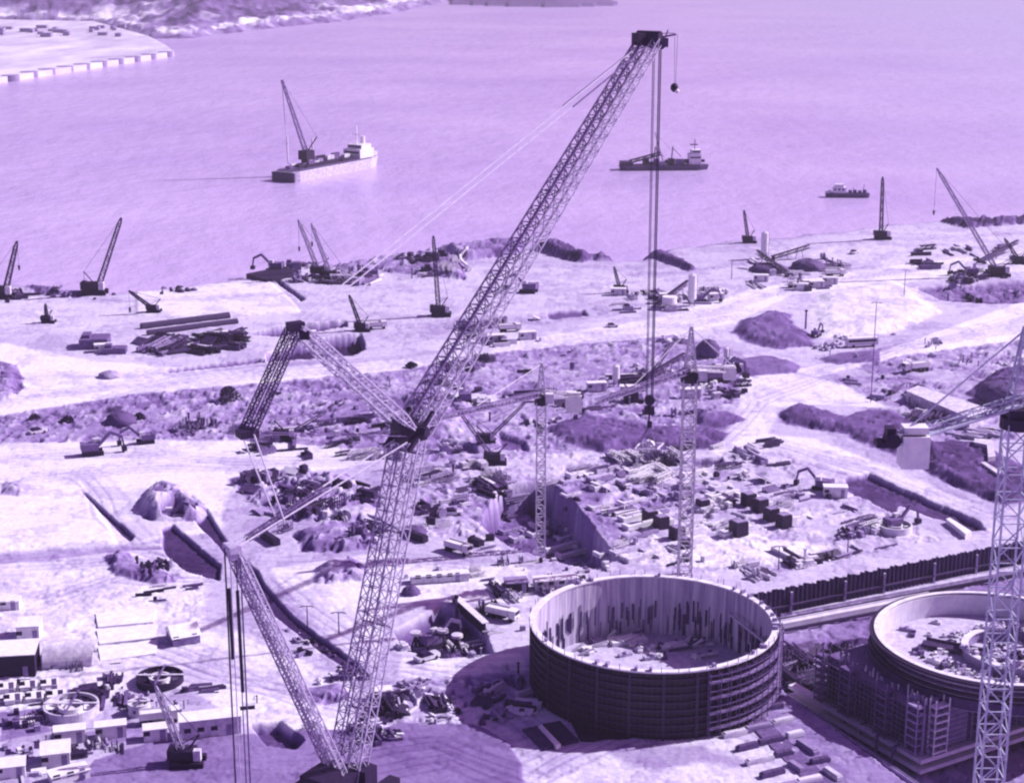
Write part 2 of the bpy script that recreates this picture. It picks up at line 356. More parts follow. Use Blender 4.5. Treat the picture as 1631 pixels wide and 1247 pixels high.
def terrain(X, Y, detail=True):
    X = np.asarray(X, float); Y = np.asarray(Y, float)
    Z = fbm(X, Y, 40, 3, 11) * .35
    T = np.full(X.shape, .54) + .10 * fbm(X, Y, 60, 3, 5)
    Rg = np.full(X.shape, .05)
    wobx = fbm(X, Y, 6, 3, 21)
    wfl = fbm(X, Y, 2.2, 3, 22)
    for q, h, w, tone, rough, wob, x0, x1, y0, y1 in WF:
        m = (X > x0) & (X < x1) & (Y > y0) & (Y < y1)
        if not m.any(): continue
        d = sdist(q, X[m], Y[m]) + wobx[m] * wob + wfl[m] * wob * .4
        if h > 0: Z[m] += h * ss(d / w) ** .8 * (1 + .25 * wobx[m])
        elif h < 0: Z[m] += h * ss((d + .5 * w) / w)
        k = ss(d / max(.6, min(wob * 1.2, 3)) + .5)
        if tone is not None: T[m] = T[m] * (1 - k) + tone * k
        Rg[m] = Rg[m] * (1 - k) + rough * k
    if detail:
        Z = Z + Rg * 1.0 * fbm(X, Y, 6, 4, 31, .7) + .06 * fbm(X, Y, 2.5, 3, 41)
        spk = fbm(X, Y, 4.0, 4, 51, .8); rg = np.clip(Rg, 0, .7)
        T = T * (1 + rg * 1.0 * spk) + rg * .2 * fbm(X, Y, 14, 3, 61)
        n1 = fbm(X, Y * .7, 3.2, 3, 91, .7); n2 = fbm(X, Y * .7, 2.6, 3, 95, .7); rg1 = np.clip(Rg * 1.6, 0, 1)
        T = T * (1 - .55 * rg1 * ss((n1 - .12) * 6)) + .14 * rg1 * ss((n2 - .16) * 7)
        Z = Z + np.clip(Rg * 1.4, 0, 1) * (.7 * ss((n2 - .14) * 4) - .9 * ss((n1 - .14) * 6))
        wb = 2.5 * fbm(X, Y, 30, 2, 131)
        for tr in WT:
            for (ax, ay), (bx, by) in zip(tr, tr[1:]):
                m = (X > min(ax, bx) - 8) & (X < max(ax, bx) + 8) & (Y > min(ay, by) - 8) & (Y < max(ay, by) + 8)
                if not m.any(): continue
                ex, ey = bx - ax, by - ay; L = math.hypot(ex, ey); xm, ym = X[m] - ax, Y[m] - ay
                t = (xm * ex + ym * ey) / L; dd = (xm * ey - ym * ex) / L + wb[m]
                k = np.zeros(dd.shape)
                for off, wd, am in ((-1.1, .45, 1), (1.1, .45, 1), (3.4, .5, .7), (-4.2, .8, .5), (0, 3.5, .35)): k = np.maximum(k, am * ss(1.3 - np.abs(dd - off) / wd))
                k *= ss((t + 3) / 6) * ss((L + 3 - t) / 6)
                T[m] *= 1 - .30 * k; Z[m] -= .10 * k
        n3 = fbm(X, Y, 8, 4, 99, .7); Z = Z + .12 * ss((n3 - .1) * 6); T = T * (1 - .16 * ss((n3 - .06) * 14))
    dc = sdist(LAND, X, Y) + 5 * fbm(X, Y, 25, 3, 71)
    k = ss((dc + 1) / 9)
    Z = Z * k + (-7) * (1 - k)
    shore = ss(1 - np.abs(dc - 3) / 9) * (Y > 480)
    T = T * (1 - .55 * shore); Z = Z + shore * 1.0 * fbm(X, Y, 6, 3, 81, .8)
    return Z, np.clip(T * .94, .03, .92)
def gz(x, y): return float(terrain(np.array([x]), np.array([y]), False)[0][0])
def G(px, py):                          # ground point seen at a photo pixel
    z = 0.0
    for _ in range(6):
        q = P(px, py, z); z = .5 * z + .5 * gz(q.x, q.y)
    q = P(px, py, z); q.z = gz(q.x, q.y); return q
def grid_mesh(name, X, Y, Z, T, m):
    nr, nc = X.shape
    me = bpy.data.meshes.new(name)
    co = np.stack([X, Y, Z], -1).reshape(-1, 3).astype(np.float32)
    i = np.arange((nr - 1) * (nc - 1)); r, c = i // (nc - 1), i % (nc - 1); a = r * nc + c
    F = np.stack([a, a + 1, a + nc + 1, a + nc], 1).astype(np.int32)
    me.vertices.add(len(co)); me.vertices.foreach_set('co', co.ravel())
    me.loops.add(F.size); me.loops.foreach_set('vertex_index', F.ravel())
    me.polygons.add(len(F)); me.polygons.foreach_set('loop_start', np.arange(0, F.size, 4, dtype=np.int32))
    me.update(calc_edges=True)
    at = me.attributes.new("soil", 'FLOAT', 'POINT'); at.data.foreach_set('value', T.reshape(-1).astype(np.float32))
    me.polygons.foreach_set('use_smooth', [True] * len(F))
    me.materials.append(m)
    o = bpy.data.objects.new(name, me); COL.objects.link(o); return o
def soil_mat(name, sc=1.0, gain=1.0):
    m = bpy.data.materials.new(name); m.use_nodes = True
    n, l = m.node_tree.nodes, m.node_tree.links; b = n["Principled BSDF"]
    at = n.new("ShaderNodeAttribute"); at.attribute_name = "soil"
    tc = n.new("ShaderNodeTexCoord")
    def noise(scale, stretch=(1, 1, 1), rz=0):
        mp = n.new("ShaderNodeMapping"); mp.inputs[3].default_value = stretch; mp.inputs[2].default_value = (0, 0, rz)
        nz = n.new("ShaderNodeTexNoise"); nz.inputs["Scale"].default_value = scale; nz.inputs["Detail"].default_value = 8; nz.inputs["Roughness"].default_value = .7
        l.new(tc.outputs["Object"], mp.inputs[0]); l.new(mp.outputs[0], nz.inputs[0]); return nz.outputs[0]
    def math_(op, a, bb, cl=False):
        q = n.new("ShaderNodeMath"); q.operation = op; q.use_clamp = cl
        for i, x in enumerate((a, bb)):
            if isinstance(x, (int, float)): q.inputs[i].default_value = x
            else: l.new(x, q.inputs[i])
        return q.outputs[0]
    a = math_('SUBTRACT', noise(.85 * sc), .5); a2 = math_('SUBTRACT', noise(.045 * sc), .5)
    a3 = math_('SUBTRACT', noise(.10 * sc, (1, 7, 1), R(-14)), .5); a4 = math_('SUBTRACT', noise(.5 * sc, (1, .12, 1), R(-62)), .5)
    s = math_('ADD', math_('MULTIPLY', a, .85), math_('ADD', math_('MULTIPLY', a2, .24), math_('ADD', math_('MULTIPLY', a4, .22), math_('MULTIPLY', a3, .40))))
    t = math_('MULTIPLY', at.outputs["Fac"], math_('ADD', math_('MULTIPLY', s, gain), 1.0), True)
    cr = n.new("ShaderNodeValToRGB"); e = cr.color_ramp.elements
    e[0].position = 0; e[0].color = RAMP[0][1] + (1,); e[1].position = .9; e[1].color = RAMP[-1][1] + (1,)
    for q, c in RAMP[1:-1]:
        k = e.new(q); k.color = c + (1,)
    l.new(t, cr.inputs[0]); l.new(cr.outputs[0], b.inputs["Base Color"])
    b.inputs["Roughness"].default_value = .95; b.inputs["Specular IOR Level"].default_value = .1
    bp = n.new("ShaderNodeBump"); bp.inputs["Distance"].default_value = .16 / sc; bp.inputs["Strength"].default_value = .9
    l.new(noise(1.3 * sc), bp.inputs["Height"]); l.new(bp.outputs[0], b.inputs["Normal"])
    return m
pxs = np.concatenate([[-9000, -4000, -2000, -1200, -800, -500, -300], np.arange(-150, 1785, 2.3), [1850, 2000, 2300, 2700, 3600, 6000, 10000]])
pys = np.arange(318, 1330, 1.4)[::-1]
yy = np.array([P(815.5, b, 0).y for b in pys])
yy = np.concatenate([[-500, -100, 60, 130, 170, 195], yy, ])
axs = np.maximum(yy * cp + CAMZ * sp_, 190)
GX = (pxs[None, :] - 815.5) / FPX * axs[:, None]; GY = np.repeat(yy[:, None], len(pxs), 1)
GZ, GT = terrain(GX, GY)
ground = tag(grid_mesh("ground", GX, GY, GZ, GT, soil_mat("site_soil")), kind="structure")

# ---------------------------------------------------------------- water
def water_mat():
    m = bpy.data.materials.new("sea_water"); m.use_nodes = True
    n, l = m.node_tree.nodes, m.node_tree.links; b = n["Principled BSDF"]
    tc = n.new("ShaderNodeTexCoord")
    def noise(scale, stretch, rz, det=5):
        mp = n.new("ShaderNodeMapping"); mp.inputs[3].default_value = stretch; mp.inputs[2].default_value = (0, 0, rz)
        nz = n.new("ShaderNodeTexNoise"); nz.inputs["Scale"].default_value = scale; nz.inputs["Detail"].default_value = det; nz.inputs["Roughness"].default_value = .6
        l.new(tc.outputs["Object"], mp.inputs[0]); l.new(mp.outputs[0], nz.inputs[0]); return nz.outputs[0]
    sx = n.new("ShaderNodeSeparateXYZ"); l.new(tc.outputs["Object"], sx.inputs[0])
    mr = n.new("ShaderNodeMapRange"); mr.inputs[1].default_value = 180; mr.inputs[2].default_value = 700; l.new(sx.outputs[0], mr.inputs[0])
    cr = n.new("ShaderNodeValToRGB"); e = cr.color_ramp.elements
    e[0].position = .3; e[0].color = (.45, .33, .675, 1); e[1].position = .7; e[1].color = (.59, .46, .785, 1)
    l.new(noise(.004, (1, 1.2, 1), R(12)), cr.inputs[0])
    mx = n.new("ShaderNodeMix"); mx.data_type = 'RGBA'; mx.inputs[7].default_value = (.46, .44, .74, 1)  # bluish light leak on the right painted into the water colour
    l.new(mr.outputs[0], mx.inputs[0]); l.new(cr.outputs[0], mx.inputs[6]); l.new(mx.outputs[2], b.inputs["Base Color"])
    b.inputs["Roughness"].default_value = .24; b.inputs["IOR"].default_value = 1.33
    ad = n.new("ShaderNodeMath"); ad.operation = 'ADD'
    l.new(noise(.085, (1, .55, 1), R(-14), 7), ad.inputs[0]); 
    ml = n.new("ShaderNodeMath"); ml.operation = 'MULTIPLY'; ml.inputs[1].default_value = 2.2; l.new(noise(.012, (1, 1.0, 1), R(25), 4), ml.inputs[0]); l.new(ml.outputs[0], ad.inputs[1])
    bp = n.new("ShaderNodeBump"); bp.inputs["Distance"].default_value = 2.6; bp.inputs["Strength"].default_value = .55
    l.new(ad.outputs[0], bp.inputs["Height"]); l.new(bp.outputs[0], b.inputs["Normal"])
    return m
WZ = -3.0
w = MB(); cf = [(-25000, coast[0][1] - 15)] + [(a, b - 14) for a, b in coast] + [(25000, coast[-1][1] - 15)]
cb = [(x, 45000) for x, _ in cf]
w.add([(a, b, WZ) for a, b in cf + cb], [(i, i + 1, len(cf) + i + 1, len(cf) + i) for i in range(len(cf) - 1)])
tag(w.obj("water", water_mat()), kind="structure")

# ---------------------------------------------------------------- far shore: hill and headland
HILL = wp([(-900, 60), (-300, 40), (0, 34), (130, 38), (230, 62), (300, 63), (400, 50), (550, 34), (640, 20), (705, 5), (760, -8)], WZ) + [(1200, 9000), (-9000, 9000)]
HEAD = wp([(700, -14), (860, -12), (965, -4), (985, 10), (900, 13), (800, 11), (715, 8)], WZ)
hp = np.arange(-14, 70, 1.0)[::-1]
hy = np.concatenate([[1500], [P(815.5, b, WZ).y for b in hp], [5400, 7000, 9500]])
hx = np.concatenate([[-3500, -1800], np.arange(-700, 1040, 3.0), [1100, 1400]])
ha = hy * cp + 133 * sp_
HX = (hx[None, :] - 815.5) / FPX * ha[:, None]; HY = np.repeat(hy[:, None], len(hx), 1)
d1 = sdist(HILL, HX, HY) + 10 * fbm(HX, HY, 60, 3, 3)
d2 = sdist(HEAD, HX, HY) + 12 * fbm(HX, HY, 120, 3, 4)
rid = fbm(HX, HY * .55, 150, 5, 9, .62)
h1 = np.where(d1 > 0, 8 * ss(d1 / 30) + np.clip(d1 - 45, 0, 700) * .17 * (1 + .9 * rid), -8) + (d1 > 0) * 8 * fbm(HX, HY, 30, 3, 12, .8) * ss(d1 / 15)
h2 = np.where(d2 > 0, 26 * ss(d2 / 160) * (1 + rid) + 4, -8)
HZ = np.maximum(h1, h2) + WZ
veg = ss((fbm(HX, HY * .6, 140, 4, 14, .7) + .35) * 2.2)
TT = .62 - .44 * veg
band = ss((HX + 750) / 150) * 0 + ss(1 - np.abs(d1 - 40) / 26)
TT = TT * (1 - band) + .78 * band
hs = fbm(HX, HY * .5, 16, 3, 15, .8); TT = TT * (1 + .7 * hs) * (1 - .55 * ss((fbm(HX, HY * .5, 26, 3, 35, .8) - .05) * 6))
TT = np.where(d1 < 22, .26 + .3 * fbm(HX, HY, 25, 3, 16, .9), TT); TT = np.where(d2 > 0, .16, TT)
tag(grid_mesh("hills", HX, HY, HZ, np.clip(TT, .05, .9), soil_mat("hill_ground", .12)), kind="structure")

# the far white quay with its row of round caissons
qp = wp([(-260, 178), (0, 133), (277, 90), (264, 79), (236, 64), (150, 40), (0, 37), (-260, 37)], WZ)
qc = P(0, 80, WZ)
quay = thing("quay", "far white concrete quay with a scalloped front at the top left", "quay", (qc.x, qc.y, WZ))
b_ = MB(); b_.prism(qp, WZ - 4, WZ + 5); b_.obj("deck", M['quaytop'], quay, quay.location)
cs = MB()
for cx, cy in ((18, 130), (48, 124), (76, 119.5), (105, 115), (132, 111), (159, 107), (186, 103), (213, 99), (238, 95), (265, 91)):
    q = P(cx, cy, WZ); q.x -= 1; q.y += 1.5
    cs = MB(); cs.cyl((q.x, q.y, WZ - 4), (q.x, q.y, WZ + 5.4), 8.0, n=20); cs.obj("caisson", M['midcon'], quay, quay.location)
bm_ = MB()
for i in range(26):
    bm_ = MB(); q = P(random.uniform(-20, 200), random.choice((random.uniform(50, 64), random.uniform(50, 64), random.uniform(58, 66))), WZ); bm_.box((q.x, q.y, WZ + 7), (random.uniform(4, 14), 10, random.uniform(2, 6)))
    bm_.obj("stored_block", M['midcon'], quay, quay.location)
# ---------------------------------------------------------------- the round ring wall (reactor containment under construction)
RC = Vector((25.0, 278, 0)); RR = 21.5; RT = 12.2
gzr = -.6
ring = thing("ring_wall", "large round open-topped dark ribbed tank wall standing beside the concrete works", "round tank", (RC.x, RC.y, 0))
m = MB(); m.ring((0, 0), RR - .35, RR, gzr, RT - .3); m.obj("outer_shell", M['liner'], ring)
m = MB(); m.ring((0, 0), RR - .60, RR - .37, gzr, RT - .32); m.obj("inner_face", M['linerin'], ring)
m = MB(); m.ring((0, 0), RR - .75, RR + .40, RT - .28, RT)
m.obj("rim_walkway", M['rim'], ring)
for k in range(8):
    z = 1.0 + k * 1.38
    m = MB(); m.ring((0, 0), RR + .01, RR + .42, z, z + .22); m.obj("rib_band", M['rib'], ring)
m = MB()
for k in range(144):
    t = k * 2 * math.pi / 144; q = RR + .2
    m.beam((q * math.cos(t), q * math.sin(t), gzr), (q * math.cos(t), q * math.sin(t), RT - .35), .10 if k % 6 else .42)
m.obj("vertical_stiffener", M['rib'], ring)
m = MB(); rr = random.Random(4)
for k in range(150):                       # rebar standing against the inside
    t = rr.uniform(R(5), R(176)); q = RR - .75; z0 = rr.uniform(.2, 4); z1 = z0 + rr.uniform(2, 4.5)
    m.beam((q * math.cos(t), q * math.sin(t), z0), (q * math.cos(t), q * math.sin(t), z1), rr.choice((.10, .16, .30)))
m.obj("inner_rebar", M['rust'], ring)
for a in range(0, 360, 6):
    m = MB()
    t = R(a + rr.uniform(-2, 2)); q = RR + .45
    m.beam((q * math.cos(t), q * math.sin(t), RT), (q * math.cos(t), q * math.sin(t), RT + rr.uniform(.7, 1.2)), .12)
    if rr.random() < .4: m.box((RR * math.cos(t) * .99, RR * math.sin(t) * .99, RT + .3), (rr.uniform(.4, 1.2), .5, .6), t)
    m.obj("rim_post", M['midcon'], ring)
m = MB()                                   # scaffold on the right flank
for a in range(-70, 20, 5):
    t = R(a)
    for q in (RR + .5, RR + 1.25):
        m.beam((q * math.cos(t), q * math.sin(t), gzr), (q * math.cos(t), q * math.sin(t), RT - .5), .12)
    for z in np.arange(1.5, RT - 1, 1.38):
        m.beam(((RR + .5) * math.cos(t), (RR + .5) * math.sin(t), z), ((RR + 1.25) * math.cos(t), (RR + 1.25) * math.sin(t), z), .10)
        t2 = R(a + 5); q = RR + 1.25
        if a < 14: m.beam((q * math.cos(t), q * math.sin(t), z), (q * math.cos(t2), q * math.sin(t2), z), .10)
m.obj("scaffold", M['crane'], ring)
for z in np.arange(1.45, RT - 1, 2.76):
    m = MB(); m.ring((0, 0), RR + .5, RR + 1.2, z + .1, z + .2, 14, R(-70), R(16)); m.obj("scaffold_deck", M['orange'], ring)
m = MB(); m.beam((RR * math.cos(R(40)) * .93, RR * math.sin(R(40)) * .93, 7.8), (RR * math.cos(R(8)) * .97, RR * math.sin(R(8)) * .97, 6.3), .5, .25); m.obj("inner_brace", M['palecon'], ring)
m = MB(); m.ring((0, 0), 0, RR - .62, -.5, .55, 64); m.obj("floor_slab", M['concrete'], ring)
ringp = ring.location
def in_ring(px, py, z=.55): return P(px, py, z)
fl = [("slab_panel", "white slab propped on the ring wall floor", 1000, 1022, 7, 3, .8, M['white'], "panel"), ("slab_panel", "pale flat panel leaning near the middle of the ring wall floor", 1072, 1030, 5, 2.4, .6, M['white'], "panel")]
for nm, lb, px, py, a, b2, c2, mm, ct in fl:
    q = in_ring(px, py); m = MB(); m.box((0, 0, c2 / 2), (a, b2, c2), .3); m.box((0, 0, c2 + .15), (a * .6, b2 * .6, .3), .7); o = m.obj(nm, mm); o.location = q; tag(o, lb, ct)
for i in range(80):
    px = rr.uniform(890, 1185); py = rr.uniform(1000, 1050)
    q = in_ring(px, py); 
    if (q - Vector((RC.x, RC.y, .55))).length > 19.5: continue
    m = MB(); s = rr.uniform(.4, 1.2)
    k = rr.randrange(3)
    if k == 0: m.box((0, 0, s * .3), (s * 2.6, s, s * .6), rr.uniform(0, 3)); m.box((.2, 0, s * .8), (s, s * .6, s * .4), rr.uniform(0, 3))
    elif k == 1: m.rock((0, 0, s * .3), s * .9, i)
    else: m.beam((-s * 2, 0, .2), (s * 2, rr.uniform(-1, 1), rr.uniform(.3, 2)), .35); m.beam((-s * 1.5, .4, .2), (s * 2, 1, .4), .3)
    o = m.obj(("formwork_bundle", "rubble_lump", "timber_pair")[k], M[('offwhite', 'palecon', 'wood', 'rust', 'white')[rr.randrange(5)]]); o.location = q
    tag(o, ("pale formwork bundle lying on the floor inside the round tank", "lump of broken concrete on the floor inside the round tank", "crossed timbers lying on the floor inside the round tank")[k], ("formwork", "rubble", "timber")[k], ("formwork bundles inside the round tank", "rubble lumps inside the round tank", "crossed timbers inside the round tank")[k])
dep = MB(); q0 = in_ring(1030, 1040)

# ---------------------------------------------------------------- second building, lower right: square block with a ring on it
BZ = -5.0
A = P(1465, 1240, BZ); A.z = 0
u = Vector((.86, .51, 0)).normalized(); v = Vector((-u.y, u.x, 0))
BT = 7.2
bld = thing("building_under_construction", "square concrete block carrying a wide open ring, scaffold on its corners", "building", (A.x, A.y, 0))
def q2(a, b): return (A.x + u.x * a + v.x * b, A.y + u.y * a + v.y * b)
def lq(a, b): return (u.x * a + v.x * b, u.y * a + v.y * b)
W2, D2 = 44, 25
ry = math.atan2(u.y, u.x)
m = MB(); m.prism([lq(1.2, 1.2), lq(W2, 1.2), lq(W2, D2), lq(1.2, D2)], BZ, BT); m.obj("wall", M['crane'], bld)
m = MB()
for z in (BZ + 1.2, BZ + 3.0):
    m.prism([lq(-.6, -.6), lq(W2, -.6), lq(W2, 1.15), lq(1.15, 1.15), lq(1.15, D2 + 8), lq(-.6, D2 + 8)], z, z + .7)
m.obj("base_ledge", M['palecon'], bld)
# dark wall panels between scaffold towers
for (a0, b0, a1, b1) in ((1.1, 3.5, 1.15, 8), (1.1, 11, 1.15, 17), (1.1, 20, 1.15, 24)):
    m = MB(); m.prism([lq(a0, b0), lq(.95, b0), lq(.95, b1), lq(a0, b1)], BZ + 4, BT - 1.5); m.obj("formwork_panel", M['dark'], bld)
for (a0, a1) in ((6, 11), (17, 22), (28, 33)):
    m = MB(); m.prism([lq(a0, 1.1), lq(a1, 1.1), lq(a1, .9), lq(a0, .9)], BZ + 4, BT - 1.5); m.obj("formwork_panel", M['cranedark'] if a0 > 8 else M['midcon'], bld)
for z in np.arange(BZ + 4.3, BT, .9):
    m = MB(); m.beam(lq(-.2, 0) + (z,), lq(-.2, D2 + 1) + (z,), .13); m.beam(lq(0, -.2) + (z,), lq(36, -.2) + (z,), .11); m.obj("scaffold_rail", M['crane'], bld)
for k in range(26):
    m = MB(); m.beam(lq(-.2, k) + (BZ + 4,), lq(-.2, k) + (BT + rr.uniform(-.6, .5),), .09); m.obj("scaffold_pole", M['crane'], bld)
    m = MB(); m.beam(lq(k * 1.35, -.2) + (BZ + 4,), lq(k * 1.35, -.2) + (BT + rr.uniform(-.5, .5),), .08); m.obj("scaffold_pole", M['midcon'], bld)
def scaff(a0, b0, a1, b1, mt='crane'):
    m = MB()
    for z in np.arange(BZ + 4, BT + .5, 1.35):
        m.prism([lq(a0, b0), lq(a1, b0), lq(a1, b1), lq(a0, b1)], z, z + .35)
    for a in (a0, a1):
        for b in (b0, b1): m.beam(lq(a, b) + (BZ + 3.8,), lq(a, b) + (BT + 1.4,), .2)
    m.obj("scaffold_tower", M[mt], bld)
scaff(-.6, .9, .9, 3.3, 'midcon'); scaff(-.6, 8.2, .9, 10.8); scaff(-.6, 17.2, .9, 19.8); scaff(-.6, 24.2, .9, 26); scaff(2, -.6, 5, .8, 'offwhite'); scaff(12, -.6, 15.5, .8, 'midcon'); scaff(23.5, -.6, 26.5, .8, 'midcon')
for i in range(60):
    m = MB()
    if rr.random() < .5: a, b = rr.uniform(1.4, 2.4), rr.uniform(1, D2)
    else: a, b = rr.uniform(1, 34), rr.uniform(1.4, 2.4)
    m.beam(lq(a, b) + (BT,), lq(a, b) + (BT + rr.uniform(.5, 1.6),), .18)
    m.obj("starter_bar", M['offwhite'], bld)
m = MB()
for i in range(60): m.box(lq(rr.uniform(1.5, 30), rr.uniform(1.5, 5)) + (BT + .3,), (rr.uniform(.5, 2.5), rr.uniform(.4, 1.2), .6), rr.uniform(0, 3))
m.obj("parapet_formwork", M['midcon'], bld)
R2 = 20.2; RZ = 10.4
C2 = P(1582, 1022, RZ)
c2 = (C2.x - A.x, C2.y - A.y)
m = MB(); m.ring(c2, R2 - .5, R2 + .1, BT - 1, RZ + 1.1, 120); m.obj("drum_wall", M['concrete'], bld)
for z, e, mt in ((RZ + .65, .9, 'dark'), (RZ - .5, .6, 'cranedark'), (RZ - 1.4, .8, 'dark')):
    m = MB(); m.ring(c2, R2 + .12, R2 + e, z, z + .45, 120); m.obj("drum_band", M[mt], bld)
m = MB(); m.ring(c2, R2 + .12, R2 + 1.0, BT - .5, RZ - 1.9, 120); m.obj("drum_skirt", M['sheet'], bld)
m = MB(); m.ring(c2, R2 - .9, R2 - .52, RZ - 3.2, RZ + .9, 120); m.obj("drum_lining", M['palecon'], bld)
m = MB(); m.ring(c2, R2 - .75, R2 + .15, RZ + 1.12, RZ + 1.3, 120); m.obj("drum_rim", M['rim'], bld)
m = MB(); m.ring(c2, 0, R2 - .92, RZ - 3.6, RZ - 3.0, 96); m.obj("drum_floor", M['concrete'], bld)
m = MB(); m.ring((c2[0] + 4, c2[1]), 8.2, 9, RZ - 3.0, RZ - 1.2, 60); m.obj("inner_drum", M['midcon'], bld)
m = MB(); m.ring((c2[0] + 4, c2[1]), 8.0, 9.2, RZ - 1.19, RZ - 1.0, 60); m.obj("inner_drum_rim", M['palecon'], bld)
for i in range(190):
    a = rr.uniform(0, 6.283); q = rr.uniform(0, 18) if i % 2 else rr.uniform(8, 11)
    x, y = C2.x + q * math.cos(a), C2.y + q * math.sin(a); s = rr.uniform(.3, .9)
    m = MB(); m.box((0, 0, s * .4), (s * rr.uniform(1, 4), s, s * .8), rr.uniform(0, 3)); m.box((.1, .1, s * 1), (s, s * .5, s * .5), rr.uniform(0, 3))
    tw = ('offwhite', 'palecon', 'dark', 'rust', 'white', 'midcon')[rr.randrange(6)]
    o = m.obj("formwork_bundle", M[tw])
    inside = abs(math.hypot(x - C2.x - 4, y - C2.y) - 8.6) < 1.4
    o.location = (x, y, RZ - 3.0 if not inside else RZ - 1.0)
    tag(o, {'offwhite': 'off-white', 'palecon': 'pale', 'dark': 'blackish', 'rust': 'rusty', 'white': 'white', 'midcon': 'mid grey'}[tw] + " bundle of formwork " + ("on the inner drum" if inside else "on the floor") + " inside the ring on the square block", "formwork", "formwork bundles inside the ring on the square block")
m = MB(); m.beam((-9, 2, .6), (1, -3, .6), 2, .5); m.beam((-8, 3.2, .9), (1, -1.8, .9), .3, .7); o = m.obj("walkway_deck", M['cranedark']); o.location = (C2.x - 2, C2.y + 3, RZ - 3.0)
tag(o, "dark diagonal walkway lying across the floor inside the ring on the square block", "walkway")

# ---------------------------------------------------------------- sheet pile retaining wall + capping
a, b = P(1180, 958, 0), P(1600, 874, 0)
a.z = b.z = 0
d = (b - a).normalized(); nrm = Vector((d.y, -d.x, 0))
b = b + d * 40
L = (b - a).length
wl_ = thing("retaining_wall", "long dark sheet-pile retaining wall running behind the round tank to the right edge", "retaining wall", (a.x, a.y, 0))
m = MB(); n = int(L / 1.1)
prof = []
for i in range(n + 1):
    o2 = (.0, .45)[i % 2] if False else 0
    s0 = L * i / n
    for f, e in ((0, 0), (.25, .4), (.5, .4), (.75, 0)): prof.append((s0 + f * L / n, e))
vs = []
for s0, e in prof:
    q = d * s0 + nrm * e; tz = 1.1 + .18 * math.sin(s0 * 1.7) + .12 * math.sin(s0 * 4.1)
    vs += [(q.x, q.y, -6.2), (q.x, q.y, tz), (q.x - nrm.x * .25, q.y - nrm.y * .25, tz), (q.x - nrm.x * .25, q.y - nrm.y * .25, -6.2)]
fs = []
for i in range(len(prof) - 1):
    j = 4 * i; fs += [(j, j + 1, j + 5, j + 4), (j + 1, j + 2, j + 6, j + 5), (j + 2, j + 3, j + 7, j + 6)]
m.add(vs, fs); m.obj("sheet_piles", M['sheet'], wl_)
for i in range(1, 9):
    q = d * (L * i / 9 + rr.uniform(-2, 2)) + nrm * .6
    m = MB(); m.beam((q.x, q.y, -6), (q.x, q.y, .2), .45); m.obj("pile_post", M['concrete'], wl_)
for z in (-2.6,):
    m = MB(); q = nrm * .6; m.beam((q.x, q.y, z), (q.x + d.x * L, q.y + d.y * L, z), .4, .3); m.obj("waling_beam", M['sheet'], wl_)
# pale service beams / track along its foot
def strip(name, lb, cat, p0, p1, wdt, hgt, z, mt, grp=None):
    q0, q1 = P(*p0, z), P(*p1, z); m = MB(); c = (q0 + q1) / 2
    m.beam(q0 - c, q1 - c, wdt, hgt); m.beam(q0 - c + Vector((0, wdt * .35, hgt * .6)), q1 - c + Vector((0, wdt * .35, hgt * .6)), wdt * .12, hgt * .3)
    o = m.obj(name, mt); o.location = c; return tag(o, lb, cat, grp)
strip("concrete_kerb_beam", "pale concrete beam nearest the foot of the sheet-pile wall", "beam", (1238, 957), (1640, 884), .9, 1.0, -3.6, M['palecon'])
strip("concrete_kerb_beam", "broad pale beam running parallel in front of the dark gutter by the sheet-pile wall", "beam", (1240, 978), (1640, 903), 1.9, .8, -4.6, M['concrete'])
strip("concrete_kerb_beam", "narrow pale beam farthest out from the sheet-pile wall, ending at the round tank", "beam", (1240, 996), (1480, 950), 1.6, 1.2, -4.2, M['palecon'])
strip("gutter", "dark gutter between two pale beams along the sheet-pile wall", "gutter", (1242, 967), (1640, 893), 1.5, .5, -4.6, M['dark'])
strip("steel_rail", "thin dark rail lying on the far side of the broad pale beam", "rail", (1240, 972), (1640, 897), .35, .5, -4.2, M['cranedark'])
strip("steel_rail", "thin dark rail lying on the near side of the broad pale beam", "rail", (1240, 988), (1640, 912), .5, .5, -4.4, M['dark'])
strip("steel_rail", "second thin dark rail, closest to the ring of the square block", "rail", (1250, 1004), (1560, 944), .4, .5, -4.3, M['cranedark'])
# slope side rails of the sunken corridor in front
strip("concrete_kerb_beam", "long pale kerb running down from the round tank towards the block's near corner", "beam", (1236, 1098), (1480, 1262), .7, .5, -1.0, M['midcon'])
for i in range(7):
    t = (i + .6) / 8
    px, py = 1255 + 200 * t, 1096 + 150 * t
    q = P(px, py, -4.6); m = MB(); m.beam((0, 0, 0), (0, 0, 3.6), .35); m.beam((0, 0, 3.4), (1.6, 1.2, 3.4), .3); m.beam((0, 0, 2), (1.0, .8, 3.3), .18)
    o = m.obj("bracket_post", M['crane']); o.location = q; tag(o, "dark bracket post in the corridor beside the square block", "post", "bracket posts beside the square block")

